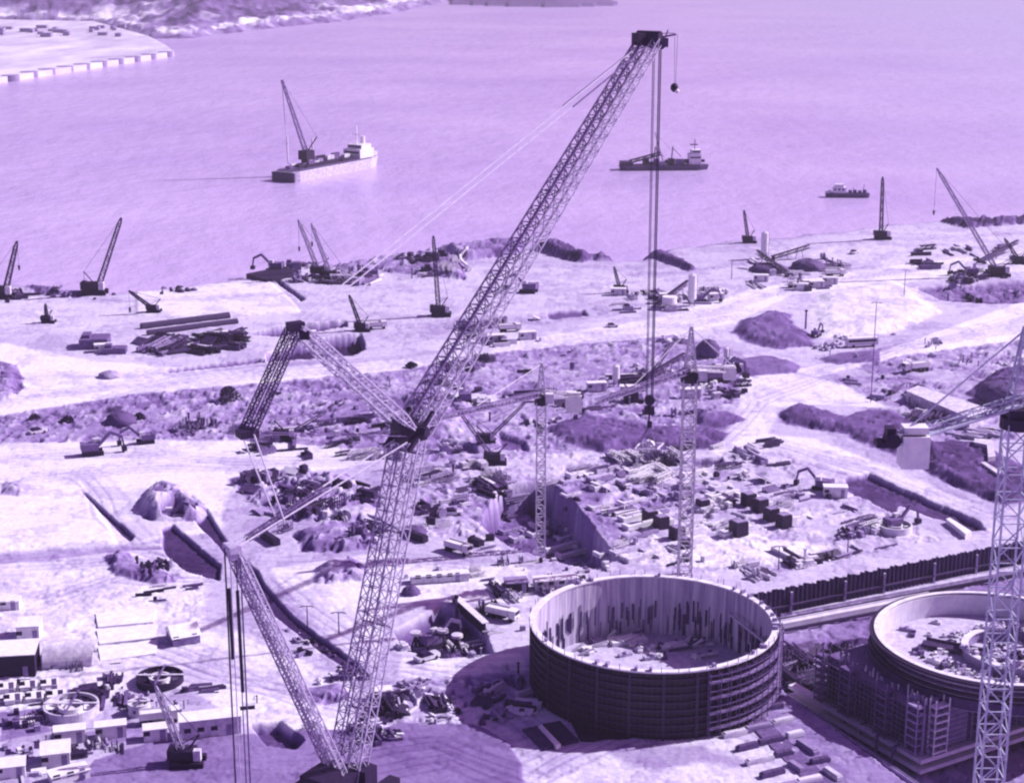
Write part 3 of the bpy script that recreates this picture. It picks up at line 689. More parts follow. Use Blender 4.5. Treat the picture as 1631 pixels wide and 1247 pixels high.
# ---------------------------------------------------------------- giant crawler crane
base = Vector((-23.0, 236, 0)); pd = Vector((.535, .845, 0)).normalized(); pn = Vector((pd.y, -pd.x, 0))
BO = Vector((-2.6, 0, 0))
def CP(s, z, o=0.0): return base + pd * s + pn * o + Vector((0, 0, z))
gc = thing("giant_crawler_crane", "giant twin-boom lattice crane with a long luffing jib leaning over the site", "crawler crane", base)
def gpart(name, mb, mt): return mb.obj(name, M[mt], gc, base)
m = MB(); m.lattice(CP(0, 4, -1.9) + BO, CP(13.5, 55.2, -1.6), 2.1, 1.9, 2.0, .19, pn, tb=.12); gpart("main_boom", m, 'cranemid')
m = MB(); m.lattice(CP(0, 4, 1.9) + BO, CP(13.5, 55.2, 1.7), 2.1, 1.9, 2.0, .19, pn, tb=.12); gpart("main_boom", m, 'cranelight')  # right truss paler: its sunlit look painted as steel colour
for z in (14, 27, 41, 53):
    m = MB(); s0 = 13.5 * z / 55; bo = BO * (1 - z / 56); m.beam(CP(s0, z, -2.6) + bo, CP(s0, z, 2.6) + bo, .25); m.beam(CP(s0, z + 1.5, -2.6) + bo, CP(s0, z, 2.6) + bo, .15); gpart("boom_tie", m, 'crane')
JH = CP(89, 110.2)
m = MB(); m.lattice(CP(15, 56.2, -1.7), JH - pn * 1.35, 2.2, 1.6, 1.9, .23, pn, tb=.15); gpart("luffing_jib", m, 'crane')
m = MB(); m.lattice(CP(15, 56.2, 1.9), JH + pn * 1.7, 1.9, 1.4, 2.0, .18, pn, tb=.11); gpart("luffing_jib", m, 'cranelight')  # right half paler again, sunlight put into the steel colour
m = MB(); m.box(CP(13.6, 56.0), (4.6, 3.4, 2.6), .55); m.box(CP(12, 57.8), (3.0, 2.4, 1.8), .7); m.cyl(CP(14, 56.2, -3.2), CP(14, 56.2, 3.2), .8, n=12)
for o in (-2.2, 2.2): m.beam(CP(10.5, 54, o), CP(17, 58.6, o), .6)
gpart("boom_head", m, 'dark')
m = MB(); m.box(JH + Vector((-1.4, 0, .4)), (2.6, 2.2, 2.2), .5); m.cyl(JH + pn * -2.2 + Vector((0, 0, 1)), JH + pn * 2.4 + Vector((0, 0, 1)), .9, n=14); gpart("jib_sheave_block", m, 'dark')
m = MB(); m.box(JH + Vector((1.8, 0, -.2)), (3.0, 2.0, 1.6), .3); m.cyl(JH + Vector((.8, -1, -.6)), JH + Vector((.8, 1.2, -.6)), .8, n=14); m.cyl(JH + Vector((2.2, -1, -.6)), JH + Vector((2.2, 1.2, -.6)), .8, n=14); gpart("jib_sheave_block", m, 'cranedark')
# strut tips
TA, TBk = CP(-12.3, 77.5), CP(-23, 65)
def twin(name, p0, p1, w, mt, sep=1.8, t=.2, cell=2.2):
    for o in (-1, 1):
        m = MB(); m.lattice(Vector(p0) + pn * sep * o, Vector(p1) + pn * sep * .8 * o, w, w * .8, cell, t, pn, taper=.12); gpart(name, m, mt)
twin("jib_strut", CP(13, 56.8), TA, 1.3, 'cranelight', 1.5, .2, 1.8)
for o in (-1.0, 1.0): m = MB(); m.beam(CP(12, 55.8, o), TBk + pn * o, .12); gpart("rear_pendant", m, 'crane')
m = MB(); m.box(TA, (2.2, 1.6, 1.2), .55); m.box(TA + Vector((1.2, 0, -1.2)), (1.4, 1, 1.2)); gpart("strut_head", m, 'dark')
m = MB(); m.box(TBk, (2.6, 2.0, 1.0), .55); gpart("strut_head", m, 'dark')
for o in (-.85, .85):
    m = MB(); m.lattice(TA + pn * o + Vector((-.3, 0, -.5)), TBk + pn * o * 1.1, .75, .7, 1.5, .12, pn, tb=.09); gpart("strut_link", m, 'cranedark')
    m = MB(); m.beam(TA + pn * o * .8, JH + pn * o, .13); gpart("jib_pendant", m, 'palerope')
    m = MB(); m.beam(JH + pn * o, TA.lerp(JH, .72) + pn * o * 1.2, .2); gpart("pendant_bar", m, 'crane')
DT = CP(-27, 50)                       # derrick mast head
for o in (-1.2, 1.2):
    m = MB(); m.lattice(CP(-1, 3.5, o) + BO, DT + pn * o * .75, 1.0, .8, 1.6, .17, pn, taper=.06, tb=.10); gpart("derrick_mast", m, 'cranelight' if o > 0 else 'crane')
    m = MB(); m.beam(DT + pn * o * .4, CP(11.5, 55, o), .16); gpart("derrick_pendant", m, 'palerope')
    m = MB(); m.beam(TBk + pn * o, CP(-17, 51, o * .6), .16); gpart("back_pendant", m, 'palerope')
m = MB(); m.lattice(DT.lerp(CP(11.5, 55), .08), DT.lerp(CP(11.5, 55), .52), .7, .7, 1.2, .13, pn, tb=.09); gpart("pendant_frame", m, 'crane')
m = MB(); m.box(DT, (1.6, 2.6, 1.0), .55); m.box(DT + Vector((0, 0, -.9)), (1.0, 1.6, 1.2), .55); gpart("derrick_head", m, 'cranelight')
for i, (o, s_) in enumerate(((-1.0, -1), (-.3, -.4), (.5, .3), (1.0, 1))):
    m = MB(); q = DT + pn * o + pd * s_ * .4; q1 = Vector((q.x, q.y, 8)); m.beam(q, q1, .2 if i % 3 == 0 else .13); gpart("counterweight_rope", m, ('dark', 'palerope', 'cranedark', 'crane')[i])
for o in (-.9, .6):
    m = MB(); q = DT + pn * o; m.beam(q + Vector((0, 0, -6)), q + Vector((.1, 0, -19 - o * 3)), .42); gpart("rope_sleeve", m, 'dark')
m = MB(); m.box(Vector((DT.x, DT.y, 5)), (9, 9, 3), .55)
for i in range(5): m.box(Vector((DT.x, DT.y, 7 + i * .55)), (8 - i * .2, 3.2, .5), .55)
gpart("counterweight_tray", m, 'cranedark')
m = MB(); m.box(CP(-4, 4) + BO, (9, 6, 4), 1.0); m.box(CP(1, 4.6, 3) + BO, (3, 2.4, 3), 1.0); m.box(CP(-6, 6.5) + BO, (5, 4, 2), 1.0); gpart("machinery_house", m, 'dark')
for o in (-4.2, 4.2):
    m = MB(); m.prism([tuple((CP(s_, 0, o + e) + BO)[:2]) for s_, e in ((-9, -1), (7, -1), (7, 1), (-9, 1))], 0, 2.2); gpart("crawler_track", m, 'rubber')
# hoist rope, block and spreader
HX_, HY_ = JH.x + 1.6, JH.y
hk = at_y(1035, 655, HY_).z
for o, w_ in ((-.85, .13), (-.55, .13), (.4, .2), (.75, .2)):
    m = MB(); m.beam((HX_ + o * .9, HY_, JH.z), (HX_ + o * .8, HY_, hk + 2), w_); gpart("hoist_rope", m, 'cranedark')
m = MB(); m.cyl((HX_, HY_ - .5, hk + 2.2), (HX_, HY_ + .5, hk + 2.2), 1.0, n=14); m.box((HX_, HY_, hk + .2), (1.9, 1.2, 1.5)); m.beam((HX_, HY_, hk + 2), (HX_, HY_, hk - 3), .35); m.box((HX_ + .1, HY_, hk - 2.6), (.9, .5, 1.2)); gpart("hook_block", m, 'dark')
m = MB()
for (x, y) in ((-3, -2), (1.5, -2), (3, 2), (-1.5, 2)): m.beam((HX_, HY_, hk - 3), (HX_ + x, HY_ + y, hk - 7), .12)
gpart("sling", m, 'crane')
sl_ = thing("lifted_frame", "pale lifting frame hanging from the giant crane hook by slings", "lifting frame", (HX_, HY_, hk - 7))
m = MB(); m.beam((-3, -2, 0), (1.5, -2, 0), .25); m.beam((1.5, -2, 0), (3, 2, 0), .25); m.beam((3, 2, 0), (-1.5, 2, 0), .25); m.beam((-1.5, 2, 0), (-3, -2, 0), .25); m.beam((-1, 0, .1), (1.2, .5, .1), 1.4, .5); m.obj("frame", M['offwhite'], sl_)
m = MB(); m.rock((.2, 0, .6), 1.0, 3); m.obj("load_bag", M['white'], sl_)
# fly jib with ball hook
FJ = JH + Vector((5.0, .5, 1.2))
m = MB(); m.beam(JH + Vector((1, 0, .5)), FJ, .3); m.beam(JH + Vector((1, 0, 1.4)), FJ + Vector((-.3, 0, .2)), .12); m.beam(FJ + Vector((-2, 0, -.5)), FJ + Vector((-1.5, 0, .8)), .2); gpart("fly_jib", m, 'crane')
zb = at_y(1068, 140, FJ.y).z
for o in (-.25, .25):
    m = MB(); m.beam(FJ + Vector((o, 0, 0)), (FJ.x + o * .4, FJ.y, zb), .06); gpart("auxiliary_rope", m, 'crane')
m = MB(); m.rock((FJ.x - .1, FJ.y, zb), .75, 5, 1.1, 10, 6, .05); gpart("ball_hook", m, 'dark')
m = MB(); m.rock((FJ.x + .35, FJ.y - .3, zb - .6), .45, 6, 1, 10, 6, .05); gpart("hook", m, 'white')

# ---------------------------------------------------------------- tower cranes
def tower(label, px, y, ztop_px, zslew_px, zbase, mw, jib, cj, mt, group=None, off=(0, 0), cw=(3.2, 2.4, 3.0), cwdrop=1.0, tt=.2):
    s = at_y(px, zslew_px, y); t = at_y(px, ztop_px, y); zs = s.z
    r = thing("tower_crane", label, "tower crane", (s.x, y, zbase), 0, group)
    o = r.location; X = s.x
    m = MB(); m.lattice((X, y, zbase), (X, y, zs), mw, mw, mw * 1.05, tt, (0, 1, 0), tb=tt * .6); m.obj("mast", M[mt], r, o)
    m = MB(); m.cyl((X, y, zs - .6), (X, y, zs + .6), mw * .75, n=14); m.box((X, y, zs + 1.0), (mw * 1.1, mw * 1.1, 1.0)); m.obj("slewing_ring", M['dark'], r, o)
    m = MB(); m.lattice((X, y, zs + 1.4), (X, y, t.z), mw * .9, .35, 1.6, tt * 1.0, (0, 1, 0)); m.obj("tower_head", M[mt], r, o)
    m = MB(); m.box((X + mw * .9, y - mw * .7, zs + 1.2), (1.7, 1.7, 2.1)); cb = m.obj("cab", M['offwhite'], r, o)
    m = MB(); m.box((X + mw * .9, y - mw * .7 - .88, zs + 1.4), (1.3, .06, 1.1)); m.obj("window", M['glass'], cb)
    bpy.context.view_layer.update()
    m = MB(); je = Vector(jib); js = Vector((X, y, zs + 1.8)); m.lattice(js, je, 1.1, .8, 1.4, tt * .6, tb=tt * .35); m.obj("jib", M['cranemid' if mt == 'towerpale' else mt], r, o)
    m = MB(); m.beam((X, y, t.z - .3), js.lerp(je, .62) + Vector((0, 0, .7)), .12); m.obj("jib_tie", M[mt], r, o)
    ce = Vector(cj); m = MB(); m.beam(js + Vector((0, -.6, 0)), ce + Vector((0, -.6, 0)), tt * 1.2); m.beam(js + Vector((0, .6, 0)), ce + Vector((0, .6, 0)), tt * 1.2); m.beam(js, ce, 1.3, .12)
    m.lattice(js + Vector((0, 0, .5)), ce + Vector((0, 0, .5)), .9, .9, 1.3, tt * .5); m.obj("counter_jib", M[mt], r, o)
    m = MB(); m.beam((X, y, t.z - .3), ce + Vector((0, 0, .6)), .14); m.obj("counter_jib_tie", M[mt], r, o)
    q = js.lerp(ce, .86); m = MB(); m.box((q.x, q.y, q.z - cwdrop - cw[2] / 2 + 1.2), cw); m.box((q.x, q.y, q.z + .9), (cw[0] * .9, cw[1] * .7, .7)); m.obj("counterweight", M['white'], r, o)
    q = js.lerp(ce, 1.04); m = MB(); m.cyl((q.x, q.y - .9, q.z + .6), (q.x, q.y + .9, q.z + .6), .75, n=12); m.box((q.x - .2, q.y, q.z + 1.5), (.9, 1.4, .7)); m.box((q.x - .9, q.y, q.z + .2), (1.4, 1.6, .6)); m.obj("winch", M['dark'], r, o)
    return r
# right-hand crane, closest
c1 = tower("tall pale blue lattice tower crane cut by the right edge of the view", 1622, 165, 520, 672, -5, 2.5, (95, 200, 95), at_y(1428, 706, 160), 'towerblue', cw=(2.7, 2.4, 3.3), cwdrop=.8, tt=.20)
t1 = tower("tower crane rising behind the round tank with a peaked head and white counterweight", 1099, 330, 520, 603, -1, 2.6, at_y(950, 640, 310), at_y(1172, 592, 336), 'towerpale', cw=(2.4, 2, 2.6), cwdrop=.2, tt=.30)
t2 = tower("tower crane standing in the dark excavation pit left of the round tank's hoist ropes", 862, 346, 578, 640, -8, 1.9, at_y(690, 668, 310), at_y(922, 634, 350), 'towerpale', cw=(3.4, 2.6, 3.7), cwdrop=.6, tt=.27)
# ---------------------------------------------------------------- builders for machines, huts, tanks
def make_crawler(name, label, px, py, tip, mt='cranedark', w=1.1, hookdrop=.5, group=None, sc=1.0, rz=0.0, t=.24, cat="crawler crane"):
    g = G(px, py); r = thing(name, label, cat, g, 0, group)
    s = sc
    for j in (-1, 1):
        m = MB(); m.prism([(-3 * s, 1.6 * j * s - .5), (3 * s, 1.6 * j * s - .5), (3 * s, 1.6 * j * s + .5), (-3 * s, 1.6 * j * s + .5)], -.3, 1.1 * s); m.obj("track", M['rubber'], r)
    m = MB(); m.box((-.8 * s, 0, 2.1 * s), (4.6 * s, 2.8 * s, 1.9 * s)); m.box((-2.9 * s, 0, 2.3 * s), (1.1 * s, 3.1 * s, 1.9 * s)); m.obj("body", M['dark'], r)
    m = MB(); m.box((1.9 * s, -1.0 * s, 2.3 * s), (1.3 * s, 1.2 * s, 2.0 * s)); m.obj("cab", M['offwhite'], r)
    tp = at_y(tip[0], tip[1], g.y - .5) - g
    bs = Vector((.8 * s * (1 if tp.x > 0 else -1), 0, 1.6 * s))
    m = MB(); m.lattice(bs, tp, w, w * .6, w * 1.3, t, (0, 1, 0), taper=.08, tb=t * .5); m.obj("boom", M[mt], r)
    q = bs + Vector((-tp.x * .12 - 2.5 * s * (1 if tp.x > 0 else -1), 0, 4.2 * s)); m = MB(); m.beam(bs, q, .3); m.beam(q, tp, .09); m.beam(q, (-2.6 * s, 0, 3 * s), .14); m.obj("gantry", M['cranedark'], r)
    if hookdrop:
        hz = tp.z * (1 - hookdrop); m = MB(); m.beam(tp, (tp.x, tp.y, hz), .09); m.obj("hoist_rope", M['cranedark'], r)
        m = MB(); m.box((tp.x, tp.y, hz), (.7, .6, 1.1)); m.rock((tp.x, tp.y, hz - .9), .4, 2); m.obj("hook_block", M['dark'], r)
    return r
def make_excavator(label="", mt='yellow'):
    r = thing("excavator", label, "excavator")
    for j in (-1, 1):
        m = MB(); m.prism([(-2, 1.1 * j - .35), (2, 1.1 * j - .35), (2, 1.1 * j + .35), (-2, 1.1 * j + .35)], -.1, .9); m.obj("track", M['rubber'], r)
    m = MB(); m.box((-.5, 0, 1.7), (3.2, 2.5, 1.3)); m.box((-1.9, 0, 1.8), (.7, 2.6, 1.4)); m.obj("body", M[mt], r)
    m = MB(); m.box((.8, .7, 2.3), (1.3, 1, 1.6)); c = m.obj("cab", M['offwhite'], r); m = MB(); m.box((1.47, .7, 2.5), (.05, .8, 1)); m.obj("window", M['glass'], c)
    m = MB(); m.beam((.9, -.2, 1.6), (3.6, -.2, 4.3), .5, .6); m.beam((3.5, -.2, 4.3), (5.8, -.2, 3.2), .4, .6); m.obj("boom", M[mt], r)
    m = MB(); m.beam((5.7, -.2, 3.4), (6.1, -.2, 1.2), .35, .45); m.obj("arm", M[mt], r)
    m = MB(); m.prism([(5.6, -.8), (6.6, -.8), (6.6, .4), (5.6, .4)], .3, 1.2); m.obj("bucket", M['dark'], r)
    return r
def make_truck(label="", body='white', L=7.5):
    r = thing("dump_truck", label, "truck")
    m = MB(); m.box((0, 0, .95), (L, 1.0, .3)); m.obj("chassis", M['dark'], r)
    m = MB(); m.prism([(L * .28, -1.15), (L * .5, -1.1), (L * .5, 1.1), (L * .28, 1.15)], .8, 2.7); c = m.obj("cab", M[body], r)
    m = MB(); m.box((L * .5 + .02, 0, 2.1), (.06, 1.9, .8)); m.obj("windscreen", M['glass'], c)
    m = MB(); m.box((-L * .12, 0, 1.35), (L * .74, 2.3, .2)); m.box((-L * .12, -1.15, 2.0), (L * .74, .1, 1.3)); m.box((-L * .12, 1.15, 2.0), (L * .74, .1, 1.3)); m.box((L * .25, 0, 2.1), (.1, 2.3, 1.5)); m.box((-L * .49, 0, 1.9), (.1, 2.3, 1.1)); m.box((-L * .12, 0, 2.2), (L * .70, 2.1, .3)); m.obj("bed", M[body], r)
    for x in (-L * .38, -L * .22, L * .36):
        for j in (-1, 1): m = MB(); m.cyl((x, j * .8, .5), (x, j * 1.15, .5), .5, n=12); m.obj("wheel", M['rubber'], r)
    return r
def make_car(label="", body='offwhite'):
    r = thing("parked_car", label, "car")
    m = MB(); m.prism([(-2.1, -.8), (-1.9, -.87), (1.9, -.87), (2.15, -.7), (2.15, .7), (1.9, .87), (-1.9, .87), (-2.1, .8)], .3, .9); m.obj("body", M[body], r)
    m = MB(); m.add([(-1.5, -.8, .9), (1.0, -.8, .9), (1.0, .8, .9), (-1.5, .8, .9), (-1.1, -.65, 1.45), (.3, -.65, 1.45), (.3, .65, 1.45), (-1.1, .65, 1.45)], [(0, 1, 5, 4), (1, 2, 6, 5), (2, 3, 7, 6), (3, 0, 4, 7), (4, 5, 6, 7)]); m.obj("cabin", M['glass'], r)
    for x in (-1.3, 1.3):
        for j in (-1, 1): m = MB(); m.cyl((x, j * .7, .32), (x, j * .9, .32), .32, n=10); m.obj("wheel", M['rubber'], r)
    return r
def make_bus(label=""):
    r = thing("bus", label, "bus")
    m = MB(); m.box((0, 0, 1.75), (10.6, 2.5, 2.5)); m.box((0, 0, 3.08), (10.2, 2.3, .2)); m.obj("body", M['white'], r)
    for j in (-1, 1):
        m = MB(); m.box((-.2, j * 1.255, 2.25), (9.8, .06, .85)); m.obj("window_band", M['glass'], r)
    m = MB(); m.box((5.32, 0, 2.1), (.06, 2.2, 1.2)); m.obj("windscreen", M['glass'], r)
    m = MB(); m.box((0, -1.257, 1.25), (10.4, .05, .18)); m.obj("stripe", M['midcon'], r)
    for x in (-3.3, 3.5):
        for j in (-1, 1): m = MB(); m.cyl((x, j * .95, .5), (x, j * 1.3, .5), .5, n=12); m.obj("wheel", M['rubber'], r)
    return r
def make_cabin(label="", L=6, W=2.5, H=2.6, mt='white', roof='white', name="site_cabin", cat="site cabin", pitch=.0):
    r = thing(name, label, cat)
    m = MB(); m.box((0, 0, H / 2), (L, W, H)); m.obj("wall", M[mt], r)
    m = MB()
    if pitch:
        m.add([(-L / 2 - .2, -W / 2 - .3, H), (L / 2 + .2, -W / 2 - .3, H), (L / 2 + .2, 0, H + pitch), (-L / 2 - .2, 0, H + pitch), (L / 2 + .2, W / 2 + .3, H), (-L / 2 - .2, W / 2 + .3, H)], [(0, 1, 2, 3), (3, 2, 4, 5), (0, 3, 5), (1, 4, 2), (0, 5, 4, 1)])
    else: m.box((0, 0, H + .07), (L + .3, W + .3, .14))
    m.obj("roof", M[roof], r)
    m = MB(); m.box((L * .3, -W / 2 - .02, 1.05), (.9, .05, 2.0)); m.obj("door", M['midcon'], r)
    for k in range(max(1, int(L / 3))):
        m = MB(); m.box((-L * .38 + k * 2.2, -W / 2 - .02, 1.6), (1.1, .05, .8)); m.obj("window", M['glass'], r)
    return r
def make_silo(label="", h=9, rad=1.3, mt='white', name="silo"):
    r = thing(name, label, "silo")
    m = MB(); m.cyl((0, 0, 2.6), (0, 0, h), rad, n=20); m.cyl((0, 0, 1.0), (0, 0, 2.6), .25, rad, n=20); m.obj("tank", M[mt], r)
    m = MB(); m.cyl((0, 0, h), (0, 0, h + rad * .5), rad * 1.02, .2, n=20); m.obj("cap", M['offwhite'], r)
    for a in range(4):
        t = a * math.pi / 2 + .78; m = MB(); m.beam((rad * .8 * math.cos(t), rad * .8 * math.sin(t), -.3), (rad * .8 * math.cos(t), rad * .8 * math.sin(t), 3), .22); m.obj("leg", M['midcon'], r)
    m = MB(); m.beam((rad + .15, -.2, .2), (rad + .15, -.2, h), .12); m.beam((rad + .15, .3, .2), (rad + .15, .3, h), .12); m.obj("ladder", M['midcon'], r)
    return r
def make_conveyor(label, p0, p1, h0, h1, w=1.2, mt='crane', name="conveyor"):
    a, b = G(*p0), G(*p1); r = thing(name, label, "conveyor", a)
    A_, B_ = Vector((0, 0, h0)), b - a + Vector((0, 0, h1))
    m = MB(); m.lattice(A_, B_, w, w, w * 1.4, .2); m.obj("truss", M[mt], r)
    m = MB(); m.beam(A_ + Vector((0, 0, w * .55)), B_ + Vector((0, 0, w * .55)), w * 1.1, .15); m.obj("belt", M['dark'], r)
    for q in (.35, .75):
        c = A_.lerp(B_, q); m = MB(); m.beam(c + Vector((-.8, 0, 0)), (c.x - 1.6, c.y, (b.z - a.z) * q - .3), .2); m.beam(c + Vector((.8, 0, 0)), (c.x + 1.6, c.y, (b.z - a.z) * q - .3), .2); m.obj("trestle", M[mt], r)
    return r
def put(r, px, py, rz=0.0, sc=1.0):
    r.location = G(px, py); r.rotation_euler = (0, 0, R(rz)); r.scale = (sc, sc, sc); return r

# ---------------------------------------------------------------- ships
def ship_hull(pts, z0, z1, flare=1.0):
    m = MB(); n = len(pts); c = sum((Vector(p) for p in pts), Vector((0, 0))) / n
    lo = [(c.x + (p[0] - c.x) * .96, c.y + (p[1] - c.y) * .9) for p in pts]
    m.add([(x, y, z0) for x, y in lo] + [(x * flare, y * flare, z1) for x, y in pts], [(i, (i + 1) % n, n + (i + 1) % n, n + i) for i in range(n)] + [tuple(range(n))[::-1], tuple(range(n, 2 * n))]); return m
a = P(452, 290, WZ); b = P(598, 262, WZ); d = (b - a); Ls = d.length; rz = math.atan2(d.y, d.x)
s1 = thing("cargo_ship", "long pale ship with a derrick on its foredeck, leftmost vessel in the bay", "ship", (a + b) / 2, rz)
h = Ls / 2; bw = 8
pts = [(-h, -bw * .8), (-h + 4, -bw), (h - 14, -bw), (h - 4, -bw * .6), (h, 0), (h - 4, bw * .6), (h - 14, bw), (-h + 4, bw), (-h, bw * .8)]
ship_hull(pts, -1, 5.5).obj("hull", M['offwhite'], s1)
m = MB(); m.box((-h - .1, 0, 2.0), (1.2, bw * 1.9, 6.2)); m.obj("hull_end_shade", M['cranedark'], s1)  # dark plate standing in for shade on the hull's left end
m = ship_hull([(x * .97, y * .9) for x, y in pts], 5.5, 6.1); m.obj("deck", M['crane'], s1)
m = MB(); m.box((-h * .30, 0, 6.8), (h * .7, 9, 1.8)); m.box((h * .25, 0, 6.6), (h * .3, 10, 1.4)); m.obj("hatch_cover", M['dark'], s1)
m = MB(); m.box((h * .62, 0, 8.6), (13, 12, 5)); m.box((h * .64, 0, 12.2), (9, 10, 2.6)); m.cyl((h * .72, 0, 13), (h * .72, 0, 17.5), 1.3); c = m.obj("wheelhouse", M['white'], s1)
m = MB(); m.box((h * .62 - 6.6, 0, 9.4), (.2, 10, 1.1)); m.box((h * .64 - 4.6, 0, 12.4), (.2, 9, 1)); m.obj("window_band", M['glass'], c)
m = MB(); m.beam((h * .58, 0, 12), (h * .58, 0, 24), .5); m.beam((h * .58, -3, 19), (h * .58, 3, 19), .3); m.obj("mast", M['white'], s1)
for i in range(16):
    m = MB(); m.box((-h * .85 + i * h * .085, rr.uniform(-5, 5), 7 + rr.uniform(0, 2)), (rr.uniform(3, 7), rr.uniform(1, 3), rr.uniform(1, 3.5))); m.obj("deck_gear", M[('crane', 'dark', 'offwhite', 'midcon')[i % 4]], s1)
m = MB(); m.box((h * .9, 0, 7), (5, 6, 2.2)); m.obj("forecastle", M['offwhite'], s1)
def localof(r, p):
    q = Vector(p) - Vector(r.location); c_, s_ = math.cos(-r.rotation_euler.z), math.sin(-r.rotation_euler.z); return Vector((c_ * q.x - s_ * q.y, s_ * q.x + c_ * q.y, q.z))
q0 = at_y(488, 244, 940); tp = at_y(449, 128, 940); m = MB(); m.lattice(localof(s1, q0), localof(s1, tp), 2.4, 1.0, 3, .45, tb=.22); m.obj("derrick_boom", M['cranemid'], s1)
m = MB(); m.box(localof(s1, q0) + Vector((0, 0, -1)), (7, 6, 5)); m.beam(localof(s1, q0), localof(s1, at_y(505, 218, 940)), .6); m.obj("derrick_house", M['dark'], s1)
m = MB(); m.beam(localof(s1, tp), localof(s1, at_y(459, 262, 940)), .3); m.beam(localof(s1, tp), localof(s1, at_y(505, 218, 940)), .25); m.obj("derrick_rope", M['palerope'], s1)
m = MB(); m.beam(localof(s1, q0) + Vector((-16, 0, -2)), localof(s1, q0) + Vector((-16, 0, 11)), .6); m.beam(localof(s1, q0) + Vector((8, 2, -2)), localof(s1, q0) + Vector((8, 2, 7)), .6); m.obj("winch_post", M['offwhite'], s1)

a = P(1057, 270, WZ)
s2 = thing("crane_barge", "low dark work barge with a white deckhouse at its right end, behind the hoist ropes", "work barge", a, R(3))
h = 25.5; pts = [(-h, -4), (-h + 3, -5.5), (h - 5, -5.5), (h, -2), (h, 2), (h - 5, 5.5), (-h + 3, 5.5), (-h, 4)]
ship_hull(pts, -1, 2.6).obj("hull", M['hull'], s2)
m = MB(); m.box((-h + 4, 0, 3.6), (7, 8, 2.2)); m.obj("bow_ramp", M['cranedark'], s2)
m = MB(); m.lattice((-h + 6, 0, 4.5), (-2, 0, 9), 1.6, 1.6, 2.4, .5); m.obj("dredge_ladder", M['cranedark'], s2)
for i in range(9): m = MB(); m.box((-10 + i * 2.9, rr.uniform(-3, 3), 3.4 + rr.uniform(0, 1.5)), (2.6, 4, rr.uniform(1.5, 5)), rr.uniform(-.3, .3)); m.obj("deck_machinery", M[('dark', 'cranedark', 'crane', 'midcon')[i % 4]], s2)
m = MB(); m.box((h - 8, 0, 6), (7, 7, 6)); m.box((h - 7.5, 0, 10), (5.4, 6, 2.4)); c = m.obj("deckhouse", M['white'], s2)
m = MB(); m.box((h - 8, -3.55, 7), (6, .15, .9)); m.box((h - 7.5, -3.05, 10.2), (4.6, .15, .9)); m.obj("window_band", M['glass'], c)
m = MB(); m.beam((h - 8, 0, 11), (h - 8, 0, 17), .4); m.box((h - 8.5, 0, 14), (4, 3, .5)); m.obj("mast", M['crane'], s2)
for x in (-6, 4):
    m = MB(); m.beam((x, 0, 2), (x + 1, 0, 13), .55); m.beam((x + 1, 0, 12), (x + 6, 0, 7), .3); m.obj("crane_post", M['cranedark'], s2)
m = MB(); m.beam((0, 0, 3), (-5.5, 0, 21), .6); m.beam((-5.5, 0, 21), (5, 0, 10), .18); m.obj("lifting_boom", M['offwhite'], s2)

a = P(1349, 314, WZ)
s3 = thing("tugboat", "small dark-hulled boat with a white cabin, rightmost of the three vessels in the bay", "tugboat", a, R(-4))
h = 11.2; pts = [(-h, 0), (-h + 3, -2.6), (h - 1, -2.8), (h, -2), (h, 2), (h - 1, 2.8), (-h + 3, 2.6)]
ship_hull(pts, -.8, 2.1).obj("hull", M['hull'], s3)
m = MB(); m.box((-4, 0, 3.6), (6.4, 4, 3)); m.box((-4.2, 0, 5.8), (4.4, 3.2, 1.6)); c = m.obj("wheelhouse", M['white'], s3)
for k in range(3): m = MB(); m.box((-6.3 + k * 2, -2.03, 4), (1.1, .1, 1)); m.obj("window", M['glass'], c)
m = MB(); m.box((-9.5, 0, 2.6), (3, 3, 1.2)); m.obj("bow_rail", M['offwhite'], s3)
for i in range(4): m = MB(); m.box((1.5 + i * 2.4, rr.uniform(-1, 1), 2.8), (1.6, 2, rr.uniform(1, 2.2))); m.obj("deck_gear", M['crane'], s3)
m = MB(); m.beam((8, 0, 2), (8.4, 0, 6.5), .25); m.beam((3, 0, 2), (3, 0, 5), .25); m.obj("mast", M['crane'], s3)

# ---------------------------------------------------------------- lattice cranes along the shore and across the site
rows = [
 ("dark crane with a steep boom leaning right at the water's edge on the left", 152, 468, (193, 347), .0, 1.5),
 ("dark crane cut by the left edge at the shore, its short boom leaning right", 4, 475, (27, 384), .45, 1.5),
 ("crane on the pale quay slab holding a thin vertical pile by its low boom", 246, 497, (205, 463), .85, .85),
 ("crane with a pale pair of booms standing among the piling clutter at the shore", 512, 440, (475, 350), .5, 1.3),
 ("second crane with a steep pale boom between the piling clutter and the shore", 531, 446, (496, 356), .35, 1.2),
 ("small crane with a thin upright boom, alone on the open sand near the rubble bank", 703, 503, (690, 376), .0, 1.2),
 ("tiny crane leaning left on the far shore, left of the first white silo", 1194, 387, (1185, 335), .0, 1.0),
 ("piling rig with a tall vertical leader on the far shore at the right", 1406, 381, (1406, 282), .0, 1.2),
 ("pale crane whose long boom leans left over the bay near the right edge", 1592, 440, (1492, 268), .4, 1.3),
 ("crane with a low slanting boom at the far right of the shore road", 1625, 420, (1560, 470), .0, 1.0),
 ("small crane with a leaning boom behind the dark strip pond", 990, 466, (978, 425), .0, .9),
 ("crane with a slim boom leaning left beside the long dark trench", 578, 527, (556, 470), .0, .9),
 ("little crane at the left end of the haul road with its boom nearly flat", 78, 514, (72, 484), .0, .8),
]
pale = {3, 4, 8}
